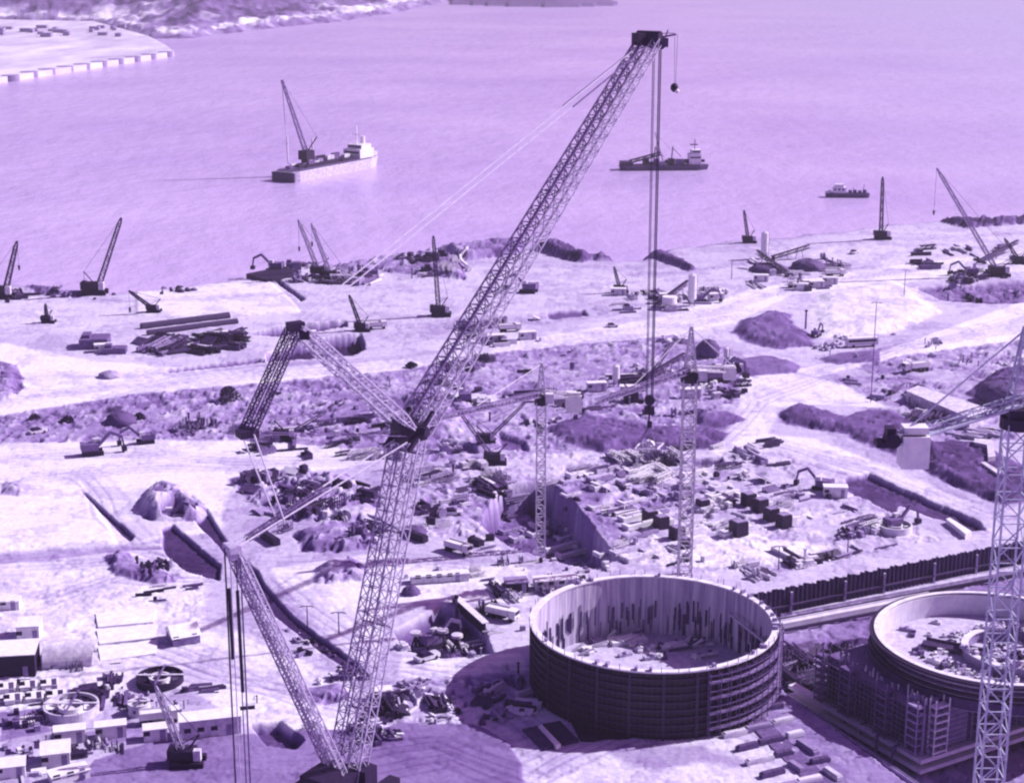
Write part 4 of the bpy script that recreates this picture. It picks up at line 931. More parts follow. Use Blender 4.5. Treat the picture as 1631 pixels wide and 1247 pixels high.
for i, (lb, px, py, tip, hd, sc) in enumerate(rows):
    if i == 9: tip = (1600, 380)
    make_crawler("crawler_crane" if i != 7 else "piling_rig", lb, px, py, tip, 'cranelight' if i in pale else 'cranedark', w=1.15 * sc, hookdrop=hd, sc=sc * .95, t=.34, cat="crawler crane" if i != 7 else "piling rig")
cr = make_crawler("mobile_crane", "short boom crane on the dark pad at the lower left, boom leaning back left", 300, 1216, (248, 1092), 'cranelight', 1.0, .0, None, .9, t=.16, cat="mobile crane")
make_crawler("crawler_crane", "crane with a low boom just left of the giant crane's boom head", 455, 700, (520, 655), 'crane', .9, .0, None, .9, t=.16)
make_crawler("crawler_crane", "thin dark crane in the rubble band right of the giant crane's boom head", 790, 738, (720, 640), 'crane', .9, .0, None, .9, t=.16)
make_crawler("crawler_crane", "crane half sunk among frames on the left of the excavation pit", 775, 705, (838, 640), 'crane', .8, .0, None, .8, t=.15)
make_crawler("crawler_crane", "crane with a low boom behind the middle tower crane", 1010, 640, (1075, 540), 'crane', 1.0, .0, None, .9, t=.16)

# ---------------------------------------------------------------- vehicles
put(make_bus("white bus with a dark window band driving on the slip road at the right"), 1372, 552, 12, .98)
t0 = put(make_truck("big white tipper truck coming down the slip road on the right"), 1458, 592, 200, 1.15)
for lb, px, py, rz, sc in (
 ("pale truck parked beside the conveyor heap, nearest the white silo", 1270, 458, 8, 1), ("truck behind the pair of pale site cabins on the far yard", 1330, 440, 10, 1),
 ("truck standing at the right end of the dark shore trench", 598, 524, 15, 1), ("pale lorry in the middle of the clutter near the first excavator", 812, 528, 12, 1),
 ("lorry at the left edge of the haul road near the quay", 345, 540, 5, 1), ("white lorry beside the dark timber stacks right of the giant crane's mast", 730, 880, -40, .9),
 ("lorry parked between the pits and the ring wall's left side", 800, 985, -30, .9), ("pale lorry parked in the lower left yard behind the white tank trailers", 255, 1150, 15, .9)):
    put(dup(t0, (0, 0, 0), 0, lb), px, py, rz, sc)
e0 = put(make_excavator("dark excavator with a raised boom behind the hoist ropes, left of the strip pond"), 842, 466, 160, 1.5)
for lb, px, py, rz, sc in (
 ("excavator on the dark platform jutting from the shore, its bucket over the water", 438, 432, 170, 1.5), ("digger at the near end of the wavy rubble field above the white yard", 148, 724, 20, 1.3),
 ("excavator next to the square dark heap in the rubble strip", 232, 706, 200, 1.1), ("dark excavator beneath the middle tower crane's white counterweight", 1140, 608, 20, 1.6),
 ("excavator working by the circular earth pen near the sheet-pile wall", 1425, 842, 30, 1.1), ("excavator at the head of the long dark slot at the right", 1310, 780, 150, 1.1),
 ("excavator in the roofed pit left of the round tank", 690, 1030, 40, 1.1), ("excavator among debris at the top of the curved trench's heap", 262, 815, 10, 1.2),
 ("digger in the rubble band under the giant jib", 740, 640, 100, 1.2), ("excavator with folded arm right of the white silo by the shore road", 1115, 482, 0, 1.2),
 ("digger on the slope behind the bus", 1300, 536, 60, .9), ("digger at the far right end of the shore works", 1545, 440, 170, 1.3)):
    put(dup(e0, (0, 0, 0), 0, lb), px, py, rz, sc)
k0 = put(make_car("small pale car on the haul road just left of the hoist ropes"), 975, 521, 12)
for i, (px, py, w_) in enumerate(((680, 1050, "beside the roofed pit"), (1360, 404, "alone on the far shore road"), (505, 545, "at the end of the long trench"), (720, 820, "on the track right of the giant mast"), (1590, 400, "near the right-hand shore clutter"), (60, 690, "at the left end of the rubble strip"))):
    put(dup(k0, (0, 0, 0), 0, "small car " + w_), px, py, rr.uniform(0, 60), 1.15)

# ---------------------------------------------------------------- silos, batching plants, conveyors
si = [("tall white silo by the shore, farther of the two at the batching plant", 1217, 412, 10.5, 1.5), ("white silo behind the hoist ropes with a round hopper beside it", 1102, 487, 11, 1.5), ("slim white silo between the two tower crane heads", 981, 616, 6.2, 1.1), ("slim white silo right of the middle tower crane's head", 1156, 580, 5.0, .8)]
for lb, px, py, hh, rd in si: put(make_silo(lb, hh, rd), px, py)
make_conveyor("dark inclined conveyor climbing from the white silo over the shore heap", (1228, 415), (1288, 412), 1, 5, 1.3, 'cranedark')
make_conveyor("lower inclined conveyor feeding the shore batching plant", (1255, 440), (1205, 425), 1, 6, 1.3, 'cranedark')
make_conveyor("inclined conveyor beside the round hopper behind the hoist ropes", (1045, 490), (1095, 475), 1, 6, 1.2, 'crane')
make_conveyor("pale conveyor line at the right of the shore, beside the leaning crane", (1560, 420), (1620, 400), 1, 4, 1.2, 'crane')
make_conveyor("lattice gallery crossing the rubble band under the middle tower crane", (1030, 610), (1090, 590), 2, 5, 1.0, 'crane')
ho = thing("hopper", "round white hopper among the clutter right of the hoist ropes", "hopper", G(1066, 492)); m = MB(); m.cyl((0, 0, 2), (0, 0, 4.5), 2.6, n=20); m.cyl((0, 0, .4), (0, 0, 2), .5, 2.6, n=20); m.obj("drum", M['white'], ho)
for k in range(4): m = MB(); m.beam((2 * math.cos(k * 1.57), 2 * math.sin(k * 1.57), -.2), (2 * math.cos(k * 1.57), 2 * math.sin(k * 1.57), 3), .25); m.obj("leg", M['crane'], ho)
# heaps as things at the plants
for lb, px, py, rad, mt, sq in (("dark pointed stockpile beside the shore conveyors", 1288, 428, 7, 'mud', .55), ("dark stockpile in front of the shore batching plant", 1225, 432, 7.5, 'mud', .4), ("dark heap by the pointed crane head near the middle", 1128, 566, 3.6, 'mud', .9), ("squared dark heap standing in the rubble strip on the left", 193, 672, 4.2, 'mud', .7), ("round dark earth heap beside the giant mast", 655, 945, 1.9, 'mud', .9), ("pale gravel cone at the left edge of the shore road", 175, 600, 3.5, 'rock', .5), ("dark heap cut by the tower crane's head on the right", 1600, 628, 7, 'mud', .5), ("heap of spoil left of the excavation pit's rim", 660, 850, 3, 'mud', .6)):
    m = MB(); m.rock((0, 0, 0), rad, int(px), sq, 22, 12, .10); o = m.obj("soil_heap", M[mt], smooth=True); o.location = G(px, py); tag(o, lb, "soil heap")

# ---------------------------------------------------------------- poles
def pole(label, px, py, top, arm=True):
    g = G(px, py); hh = at_y(px, top, g.y).z - g.z; r = thing("lamp_post" if arm else "post", label, "lamp post" if arm else "post", g)
    m = MB(); m.cyl((0, 0, -.3), (0, 0, hh), .16 if arm else .35, .1 if arm else .3, n=8); m.obj("pole", M['crane'], r)
    if arm:
        m = MB(); m.beam((-1.2, 0, hh), (1.2, 0, hh), .15); m.obj("arm", M['crane'], r)
        for k in (-1, 1): m = MB(); m.box((k * 1.2, 0, hh - .1), (.8, .35, .2)); m.obj("lamp_head", M['offwhite'], r)
    else:
        m = MB(); m.box((0, 0, hh), (.9, .7, .5)); m.obj("cap", M['dark'], r)
    return r
pole("tall thin twin-arm lamp post rising in front of the bus", 1387, 640, 482)
pole("short stout post on the slope left of the bus", 1283, 524, 495, False)
pole("slim lamp post beside the left foot of the shore batching plant", 1165, 445, 415)
pole("slim lamp post on the yard between the shore plant and the leaning crane", 1440, 470, 430)
pole("thin post standing at the corner of the roofed pit left of the ring", 727, 975, 950, False)
for i, (px, py, tp_, w_) in enumerate(((540, 1010, 975, "left of the giant mast"), (490, 1000, 965, "at the bend of the curved trench"), (1240, 905, 870, "over the raft in front of the sheet-pile wall"), (1350, 880, 850, "behind the sheet-pile wall's middle"))):
    pole("thin twin-arm lamp post " + w_, px, py, tp_)

# pale ramp / long roofs at right
def slab(name, label, cat, pts, z0, z1, mt, group=None, zp=None):
    q = [P(a_, b_, z1 if zp is None else zp) for a_, b_ in pts]; c = sum(q, Vector()) / len(q); c.z = 0
    m = MB(); m.prism([(p.x - c.x, p.y - c.y) for p in q], z0, z1); o = m.obj(name, M[mt]); o.location = c; return tag(o, label, cat, group)
slab("roof_deck", "long white roofed strip slanting down to the right tower crane's jib", "roof", [(1443, 622), (1462, 614), (1580, 652), (1545, 666)], -.5, 3.2, 'offwhite')
slab("pipe_rack", "pale bent walkway wall right of the hanging counterweight", "walkway", [(1552, 698), (1580, 700), (1586, 726), (1574, 728), (1572, 708), (1552, 704)], -.5, 2.5, 'offwhite')
slab("pipe_rack", "pale straight plank wall lower right of the bent one", "walkway", [(1562, 736), (1568, 735), (1594, 750), (1590, 755)], -.5, 2.0, 'offwhite')
slab("timber_baulk", "short white baulk leaning at the near end of the dark slot", "timber", [(1507, 826), (1513, 824), (1548, 846), (1538, 850)], -.5, 1.2, 'white')
slab("concrete_slab", "pale slab path crossing the rubble below the bus", "slab", [(1330, 668), (1345, 664), (1425, 690), (1410, 694)], -.5, .6, 'palecon')
# white arc pipe on the shore bank
m = MB(); pp = [G(a_, b_) + Vector((0, 0, 1.6)) for a_, b_ in ((772, 374 + 12), (756, 392), (742, 402), (733, 412), (735, 422), (745, 430))]
c = pp[3].copy()
for p_, q_ in zip(pp, pp[1:]): m.beam(p_ - c, q_ - c, .9)
o = m.obj("discharge_pipe", M['white']); o.location = c; tag(o, "white pipe curving down the rubble bank at the shore behind the giant jib", "pipe")
# ---------------------------------------------------------------- lower left works: huts, vault, basins, trailers
def cab(label, px, py, L, W, H, rz=12, **k):
    return put(make_cabin(label, L, W, H, **k), px, py, rz)
cab("white flat-roofed hut with a black open doorway, upper left of the lower-left works", 48, 1012, 4.2, 5.0, 2.8, 8)
cab("low white hut above the flat-roofed hut at the left edge", 8, 968, 6.0, 3, 1.8, 8)
cab("long dark-walled shed with a white roof rim at the left edge", 22, 1066, 8.6, 7, 4.2, 8, mt='dark', roof='white', name="shed", cat="shed")
cab("white trailer nearest the round clarifier, left one of the pair", 112, 1180, 5.0, 2.4, 2.4, 14, name="trailer", cat="trailer")
cab("white trailer with two dark dots, right one of the pair", 177, 1172, 5.0, 2.3, 2.3, 14, name="trailer", cat="trailer")
cab("small white cabin right of the two white trailers", 248, 1176, 3.8, 2.4, 2.2, 14)
cab("long pale wall-sided building with a bright flat roof above the lower dark pad", 335, 1166, 10.0, 3.6, 3.2, 14, mt='offwhite')
cab("white gabled hut with a black doorway at the lower left corner", 90, 1212, 4.4, 4.6, 2.6, 14, pitch=.9)
cab("white tent-roofed store above the dark round basin, right side", 292, 1018, 5.2, 5.4, 1.6, 25, mt='midcon', pitch=1.7, name="tent", cat="tent")
cab("second white hut left of the gabled hut at the bottom left", 18, 1232, 4.5, 3.5, 2.0, 14)
cab("bright low shed at the very bottom left beside the dark pad", 110, 1240, 6.0, 3.0, 1.5, 30)
cab("white cabin on the track beneath the curved trench's lower end", 610, 1112, 3.0, 2.2, 1.8, 10)
cab("long pale hut in front of the ring wall's back left", 885, 935, 9.0, 3.0, 2.0, 10, mt='offwhite')
cab("row-end cabin at the lower edge of the excavation pit", 700, 925, 12.0, 2.2, 1.6, 10, mt='offwhite')
cab("dark open shed between the excavation pit and the ring", 822, 940, 4.5, 3.5, 2.2, 10, mt='dark', roof='midcon', name="shed", cat="shed")
for i, (px, py, w_) in enumerate(((1275, 462, "first from the left in the shore yard row"), (1300, 458, "second from the left in the shore yard row"), (1322, 452, "third from the left in the shore yard row"), (1212, 448, "left of the row, below the tall white silo"), (1140, 478, "beside the white silo behind the hoist ropes"), (1062, 478, "behind the round hopper"), (165, 560, "left of the dark timber field on the quay"), (790, 545, "in the clutter right of the giant jib"), (840, 540, "under the first excavator's track"), (1003, 628, "right of the slim silo behind the hoist ropes"), (950, 622, "behind the middle white counterweight"), (1100, 632, "below the peaked tower crane head"), (1330, 790, "at the slot head near the sheet-pile wall"), (490, 545, "beside the long dark trench"), (985, 470, "left of the hoist ropes near the pond"))):
    cab("small white site cabin " + w_, px, py, 5.5, 2.5, 2.5, rr.choice((8, 14, -5)), mt='offwhite' if i % 3 else 'white')
va = thing("barrel_shelter", "white half-barrel shelter with an open shaded end, beside the dark-walled shed", "shelter", G(112, 1052), R(8))
m = MB(); n = 18; vs = []
for x in (-4.6, 4.2):
    for r0 in (3.4, 3.25): vs += [(x + (1.2 if x > 0 else 0) * (1 - abs(math.cos(k * math.pi / n))) , r0 * math.cos(k * math.pi / n), r0 * 1.15 * math.sin(k * math.pi / n)) for k in range(n + 1)]
q = n + 1; fs = []
for k in range(n): fs += [(k, 2 * q + k, 2 * q + k + 1, k + 1), (q + k, q + k + 1, 3 * q + k + 1, 3 * q + k), (2 * q + k, 3 * q + k, 3 * q + k + 1, 2 * q + k + 1), (k, k + 1, q + k + 1, q + k)]
m.add(vs, fs); m.obj("vault", M['offwhite'], va)
m = MB(); m.prism([(-4.7, -3.3), (-4.5, -3.3), (-4.5, 3.3), (-4.7, 3.3)], 0, 3.0); m.obj("end_wall", M['midcon'], va)
for j in (-1, 1): m = MB(); m.beam((-4.6, 3.4 * j, 0), (4.6, 3.4 * j, 0), .4); m.obj("base_beam", M['crane'], va)
def basin(name, label, px, py, rad, h, mt, inner, cross=True):
    r = thing(name, label, "basin", G(px, py)); m = MB(); m.ring((0, 0), rad - .3, rad, -.5, h, 48); m.obj("wall", M[mt], r)
    m = MB(); m.ring((0, 0), 0, rad - .31, -.3, h * .35, 48); m.obj("floor", M[inner], r)
    m = MB(); m.ring((0, 0), rad * .38, rad * .46, h * .3, h * .9, 32); m.obj("inner_ring", M['palecon'], r)
    if cross:
        m = MB(); m.beam((-rad, 0, h + .1), (rad, .2, h + .1), .5, .15); m.obj("bridge", M['offwhite'], r); m = MB(); m.beam((0, -rad, h + .28), (.2, rad, h + .28), .3, .15); m.obj("bridge", M['crane'], r)
    for k in range(7): t = k * .9; m = MB(); m.box((rad * .7 * math.cos(t), rad * .7 * math.sin(t), h * .5), (1.2, .5, .6), t); m.obj("fitting", M[('white', 'dark', 'crane')[k % 3]], r)
    return r
basin("round_basin", "pale round clarifier with a dark hollow centre at the lower left", 114, 1134, 4.7, 1.6, 'offwhite', 'palecon')
basin("round_basin", "dark round basin full of gear, above the small mixer", 255, 1086, 4.2, 1.3, 'dark', 'dark')
basin("round_basin", "small round mixer tub below the dark round basin", 222, 1136, 1.9, 2.2, 'palecon', 'dark')
basin("round_basin", "low round pan on the dark pad right of the giant crane's foot", 625, 1172, 1.9, .5, 'crane', 'midcon', False)
basin("earth_pen", "small round pale pen of walling near the right end of the raft", 1425, 845, 3.8, 1.6, 'palecon', 'mud', False)
for i in range(3):
    for j in range(2):
        o = cab("low white flat roof unit, %s row, %s from the left edge above the clarifier" % (("upper", "lower")[j], ("first", "second", "third")[i]), 12 + i * 34 + j * 10, 1098 + j * 18 - i * 3, 2.7, 2.9, .7, 12, name="roof_unit", cat="roof")
# roofed pit left of the ring wall
for lb, px, py in (("left white round cap in the roofed pit", 662, 1006), ("middle white round cap in the roofed pit", 705, 1002), ("right white round cap in the roofed pit", 728, 1010)):
    q = P(px, py, .4); r = thing("column_cap", lb + ", dark legs beneath", "column", (q.x, q.y, -3)); m = MB(); m.cyl((0, 0, 2.9), (0, 0, 3.4), 1.1, n=18); m.obj("cap", M['offwhite'], r); m = MB(); m.beam((0, 0, 0), (0, 0, 2.9), .5); m.beam((-1, -1, 0), (0, 0, 2.8), .25); m.beam((1, -1, 0), (0, 0, 2.8), .25); m.obj("leg", M['dark'], r)
w1 = thing("retaining_wall", "short pale-topped wall slanting along the right side of the roofed pit", "wall", G(748, 984)); a_, b_ = G(722, 958), G(772, 1003); m = MB(); dd = w1.location; m.beam(a_ - dd + Vector((0, 0, .2)), b_ - dd + Vector((0, 0, .2)), .5, 2.2); m.obj("wall", M['dark'], w1); m = MB(); m.beam(a_ - dd + Vector((.2, .1, 1.4)), b_ - dd + Vector((.2, .1, 1.4)), 1.4, .15); m.obj("coping", M['palecon'], w1)
# slabs by the foot of the round tank
slab("precast_slab", "dark oblong slab with pale edge, left one at the foot of the round tank", "slab", [(832, 1160), (856, 1155), (884, 1186), (866, 1192)], 0, .45, 'sheet')
slab("precast_slab", "dark oblong slab, middle one at the foot of the round tank", "slab", [(864, 1152), (892, 1147), (922, 1178), (898, 1184)], 0, .45, 'cranedark')
slab("precast_slab", "pale oblong slab between the two dark ones at the foot of the round tank", "slab", [(857, 1155), (863, 1153), (893, 1184), (886, 1187)], 0, .8, 'white')
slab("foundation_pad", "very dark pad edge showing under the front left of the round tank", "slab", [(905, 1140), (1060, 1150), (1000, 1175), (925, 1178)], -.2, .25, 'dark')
# stacks of panels, lower right
k = 0
for j in range(6):
    for i in range(3):
        px, py = 1150 + j * 20 + i * 38, 1150 + j * 21 - i * 10
        if px > 1330: continue
        m = MB(); L_ = rr.uniform(3.2, 5); m.box((0, 0, .35), (L_, 1.1, .7)); m.box((rr.uniform(-.2, .2), 0, .8), (L_ * .9, .9, .2))
        o = m.obj("panel_stack", M[('offwhite', 'midcon', 'palecon', 'rust')[rr.randrange(4)]]); o.location = G(px, py); o.rotation_euler = (0, 0, R(rr.choice((22, 25, 118))))
        tag(o, "stack of flat formwork panels on the ground right of the round tank's foot", "panel stack", "panel stacks right of the round tank's foot")
slab("site_track", "dark strip of track between the panel stacks and the corridor at the lower right", "slab", [(1190, 1150), (1215, 1140), (1330, 1247), (1300, 1260)], -.1, .12, 'crane')

# pedestal formwork boxes on the raft
for lb, px, py, s in (("first dark box from the left in the left cluster on the raft", 1035, 832, 1), ("second dark box of the left cluster, just right of the first", 1053, 841, 1), ("third dark box of the left cluster, lower right", 1078, 858, 1), ("narrow dark box at the tower crane's mast, lowest of the left cluster", 1090, 872, .8),
                      ("topmost dark box of the right cluster on the raft", 1192, 804, 1), ("dark box right of the topmost in the right cluster", 1211, 813, 1), ("dark box below the topmost pair in the right cluster", 1228, 828, 1), ("rightmost dark box of the right cluster", 1248, 838, 1), ("dark box standing alone below the right cluster", 1176, 852, 1.15), ("dark box right beside the tower crane's mast", 1119, 812, .9)):
    r = thing("formwork_box", lb, "formwork box", G(px, py), R(28)); m = MB(); s *= 1.3; m.box((0, 0, 1.1 * s), (2.1 * s, 2.1 * s, 2.2 * s)); m.obj("shutter", M['dark'], r); m = MB(); m.box((0, 0, 2.25 * s), (1.5 * s, 1.5 * s, .12)); m.obj("concrete_top", M['midcon'], r)
    m = MB(); m.box((1.7 * s, .2 * s, 1.0), (1.4, 2.6, 2.0)); m.obj("brace_block", M['white'], r)

# dark rails and timber stacks on the quay
for lb, p0, p1, w_ in (("long dark steel pile, farther of two lying on the quay at the left", (225, 524), (365, 506), 1.3), ("long dark steel pile, nearer of two lying on the quay at the left", (235, 534), (378, 515), 1.1), ("dark pipeline lying along the foot of the timber field on the quay", (262, 566), (392, 552), .8)):
    a_, b_ = G(*p0), G(*p1); c = (a_ + b_) / 2; m = MB(); m.cyl(a_ - c + Vector((0, 0, .7)), b_ - c + Vector((0, 0, .7)), w_, n=10); o = m.obj("steel_pile", M['cranedark']); o.location = c; tag(o, lb, "steel pile")
for lb, px, py, sx, sy, sz in (("dark stepped shed wall, left part, at the left end of the timber field", 152, 552, 9, 9, 3.2), ("low dark store block right of the stepped shed", 184, 562, 7, 5, 1.8), ("dark square block near the shore at the tip of the leaning cranes", 468, 430, 6, 4, 3), ("dark block on the shore right of the leaning cranes", 590, 436, 6, 4, 1.4)):
    m = MB(); m.box((0, 0, sz / 2), (sx, sy, sz)); m.box((-sx * .3, sy * .1, sz + .5), (sx * .3, sy * .6, 1)); m.box((sx * .2, 0, sz + .08), (sx * .5, sy * .9, .16)); o = m.obj("material_stack", M['crane']); o.location = G(px, py); o.rotation_euler = (0, 0, .1); tag(o, lb, "stack")
for lb, px, py, L_, rz, mt in (("very dark slanting slab among the frames, upper one left of the giant mast", 545, 775, 5, -35, 'dark'), ("dark tilted slab touching the giant mast, among the frames", 585, 790, 5.5, -35, 'cranedark'), ("dark plank stack left of the giant mast's foot shadow", 430, 862, 7, -55, 'dark'), ("black skip on the track right of the giant mast", 686, 835, 2, 10, 'dark'), ("dark oblong skip lower right of the black one", 758, 868, 4, -50, 'dark'), ("large dark box on the slope right of the giant mast", 665, 860, 5, -40, 'dark')):
    m = MB(); m.box((0, 0, .7), (L_, 1.6, 1.4)); m.box((0, 0, 1.5), (L_ * .86, 1.3, .2)); m.box((-L_ * .3, 0, 1.75), (.4, 1.2, .3)); o = m.obj("steel_skip", M[mt]); o.location = G(px, py); o.rotation_euler = (0, 0, R(rz)); tag(o, lb, "skip")

# strip foundations and wall stubs laid out in rows on the raft
r1 = random.Random(55); O = P(905, 800, 0); O2 = P(1010, 905, 0); U = (P(1380, 805, 0) - O2); U.z = 0; U.normalize(); V = Vector((-U.y, U.x, 0))
for j in range(11):
    s_ = r1.uniform(0, 3)
    while s_ < 52:
        L_ = r1.uniform(3, 9); q = O2 + U * (s_ + L_ / 2) + V * (3 + j * 5.2 + r1.uniform(-.6, .6)); s_ += L_ + r1.uniform(1.5, 6)
        if r1.random() < .25: continue
        m = MB(); hh = r1.uniform(.4, 1.3); m.box((0, 0, hh / 2), (L_, .8, hh)); m.box((-L_ * .5 + .4, 1.3, hh / 2), (.7, 1.8, hh)); m.box((L_ * .2, 0, hh + .1), (L_ * .4, .4, .2))
        if r1.random() < .5: m.box((L_ * .35, -1.2, hh * .35), (.7, 1.6, hh * .7))
        o = m.obj("foundation_stub", M[('palecon', 'white', 'offwhite', 'concrete', 'midcon')[r1.randrange(5)]]); o.location = (q.x, q.y, gz(q.x, q.y)); o.rotation_euler = (0, 0, math.atan2(U.y, U.x))
        tag(o, "low pale foundation stub in the rows on the concrete raft", "foundation stub", "foundation stubs on the raft")
for i in range(3):
    slab("concrete_slab", ("near", "middle", "far")[i] + " strip of the big pale slab yard right of the barrel shelter", "slab", [(160 - i * 2, 1052 - i * 27), (248 - i * 2, 1040 - i * 25), (252 - i * 2, 1018 - i * 25), (156 - i * 2, 1030 - i * 27)], 0, .25 + .08 * i, 'white')
slab("work_platform", "dark timber platform jutting from the shore towards the bay", "platform", [(392, 436), (452, 424), (478, 432), (425, 446)], -2, 1.4, 'dark')
# shrubs on the rubble strip
def shrub(label, px, py, rad, hh, seed, group=None):
    r0 = random.Random(seed); r = thing("shrub", label, "shrub", G(px, py), 0, group)
    m = MB()
    for i in range(int(260 * rad)):
        a = r0.uniform(0, 6.283); z = r0.random(); q = rad * math.sqrt(r0.random()) * (1 - .5 * z * z) * (1 + .25 * math.sin(3 * a + seed)); s = r0.uniform(.15, .34)
        c = Vector((q * math.cos(a), q * math.sin(a), hh * z * (1 - .3 * q / rad) + .2)); d1 = Vector((r0.uniform(-1, 1), r0.uniform(-1, 1), r0.uniform(-1, 1))).normalized() * s; d2 = d1.cross(Vector((r0.uniform(-1, 1), r0.uniform(-1, 1), .5))).normalized() * s
        m.add([c - d1, c + d2, c + d1, c - d2], [(0, 1, 2, 3)])
    m.obj("leaves", M['leaf'], r)
    m = MB()
    for i in range(5): a = i * 1.25; m.beam((0, 0, -.2), (rad * .5 * math.cos(a), rad * .5 * math.sin(a), hh * .6), .12)
    m.obj("stem", M['wood'], r); return r
shrub("large dark round bush on the rubble strip left of the dark strut", 364, 638, 3.2, 4.2, 1)
shrub("low dark bush at the left edge of the rubble strip", 55, 668, 1.6, 1.4, 2); shrub("dark bush beside the squared heap in the rubble strip", 222, 668, 1.7, 1.8, 3); shrub("dark bush above the wavy rubble at mid left", 108, 672, 2, 1.5, 4)
shrub("dark bush at the foot of the light slope left of the hoist ropes", 748, 590, 2, 1.6, 5); shrub("dark bush under the rear of the giant jib", 655, 585, 1.8, 1.5, 6)

# ---------------------------------------------------------------- loose materials, each piece its own object
def mk(kind, sd):
    r0 = random.Random(sd); m = MB()
    if kind == 'boulder': m.rock((0, 0, .25), .8, sd, .75, 9, 5, .22)
    elif kind == 'timber_baulk': m.beam((-2, 0, .25), (2, .1, .3), .35, .4); m.beam((-1.8, .3, .5), (1.7, .45, .65), .3, .25)
    elif kind == 'plywood_sheet':
        m.add([(-1.6, -.9, .1), (1.6, -.9, .1), (1.6, .9, .9), (-1.6, .9, .9), (-1.6, -.9, .25), (1.6, -.9, .25), (1.6, .9, 1.05), (-1.6, .9, 1.05)], [(0, 3, 2, 1), (4, 5, 6, 7), (0, 1, 5, 4), (1, 2, 6, 5), (2, 3, 7, 6), (3, 0, 4, 7)]); m.beam((-1.5, .9, 0), (-1.5, .8, .9), .2)
    elif kind == 'steel_girder': m.lattice((-2.6, 0, .6), (2.6, .3, .8), 1.0, 1.0, 1.1, .2, tb=.14)
    elif kind == 'pipe': m.cyl((-2.4, 0, .35), (2.4, .1, .35), .34, n=9)
    elif kind == 'crate': m.box((0, 0, .6), (1.6, 1.3, 1.2)); m.box((0, 0, 1.25), (1.7, 1.4, .12)); m.box((.2, 0, 1.4), (.8, .9, .2))
    elif kind == 'low_wall': m.box((0, 0, .6), (4.2, .5, 1.2)); m.box((-1.9, .6, .5), (.5, 1.4, 1.0)); m.box((1.5, .5, .4), (.4, 1.2, .8))  # length of low wall with two short returns
    elif kind == 'rebar_cage':
        for i in range(7): m.beam((-1.5 + i * .5, -.6, 0), (-1.5 + i * .5, -.6, 1.5 + r0.uniform(-.3, .5)), .12); m.beam((-1.5 + i * .5, .6, 0), (-1.5 + i * .5, .6, 1.5 + r0.uniform(-.3, .5)), .12)
        for z in (.4, 1.1): m.beam((-1.6, -.6, z), (1.6, -.6, z), .12); m.beam((-1.6, .6, z), (1.6, .6, z), .12)
        for i in (0, 6): m.beam((-1.5 + i * .5, -.6, .4), (-1.5 + i * .5, .6, .4), .12)
    elif kind == 'pallet_stack':
        for z in range(4): m.box((r0.uniform(-.05, .05), 0, .15 + z * .28), (1.5, 1.2, .2), r0.uniform(-.05, .05))
        m.box((0, 0, .6), (1.2, .9, 1.1))
    elif kind == 'drum': m.cyl((0, 0, 0), (0, 0, 1.1), .5, n=12); m.cyl((0, 0, 1.1), (0, 0, 1.16), .42, n=12)
    elif kind == 'cable_reel': m.cyl((0, -.5, .9), (0, -.4, .9), .9, n=14); m.cyl((0, .4, .9), (0, .5, .9), .9, n=14); m.cyl((0, -.4, .9), (0, .4, .9), .45, n=12)
    elif kind == 'steel_joist': m.box((0, 0, .08), (5.2, .7, .1)); m.box((0, 0, .42), (5.2, .12, .6)); m.box((0, 0, .77), (5.2, .7, .1))
    elif kind == 'rebar_bundle':
        for i in range(5): m.beam((-2.6, -.3 + i * .15, .15 + (i % 2) * .12), (2.6, -.3 + i * .13, .18 + (i % 2) * .12), .13)
        for x in (-1.5, 0, 1.5): m.beam((x, -.5, .06), (x, .5, .06), .12); m.beam((x, -.42, .36), (x, .42, .36), .06)
    elif kind == 'block_pile':
        for i in range(5): m.box((-.9 + .45 * i, r0.uniform(-.1, .1), .25 + (.5 if i in (1, 2, 3) else 0) / 2), (.44, .9, .5 + (.5 if i in (1, 2, 3) else 0)))
        m.box((0, 0, .1), (2.4, 1.1, .12))
    elif kind == 'stake': m.beam((0, 0, -.3), (0, 0, 2.0), .3); m.box((0, 0, 2.05), (.5, .5, .2))
    me = bpy.data.meshes.new(kind); me.from_pydata([tuple(map(float, q)) for q in m.v], [], m.f); me.update(); return me
PROTO = {}
def proto(kind, tone, v_):
    k = (kind, tone, v_)
    if k not in PROTO:
        me = mk(kind, v_ + 1); me.materials.append(M[tone]); PROTO[k] = me
    return PROTO[k]
WORD = {'pallet_stack': 'stack of pallets', 'drum': 'steel drum', 'cable_reel': 'cable reel', 'steel_joist': 'I-section steel joist', 'rebar_bundle': 'bundle of reinforcing bars', 'block_pile': 'pile of blocks', 'boulder': 'boulder', 'timber_baulk': 'stacked timber baulk', 'plywood_sheet': 'propped plywood sheet', 'steel_girder': 'lattice steel girder', 'pipe': 'pipe', 'crate': 'lidded crate', 'low_wall': 'low concrete wall', 'rebar_cage': 'cage of upright rebar', 'stake': 'upright stake'}
TONE = {'dark': 'blackish', 'cranedark': 'dark', 'crane': 'dull grey', 'midcon': 'mid grey', 'offwhite': 'off-white', 'white': 'white', 'palecon': 'pale', 'rust': 'rusty', 'wood': 'timber-coloured', 'rock': 'stone-coloured'}
def inpoly(poly, x, y):
    c = False
    for i in range(len(poly)):
        x0, y0 = poly[i]; x1, y1 = poly[i - 1]
        if (y0 > y) != (y1 > y) and x < (y - y0) / (y1 - y0) * (x1 - x0) + x0: c = not c
    return c
BOXPX = ((1035, 832), (1053, 841), (1078, 858), (1192, 804), (1211, 813), (1228, 828), (1248, 838), (1176, 852))
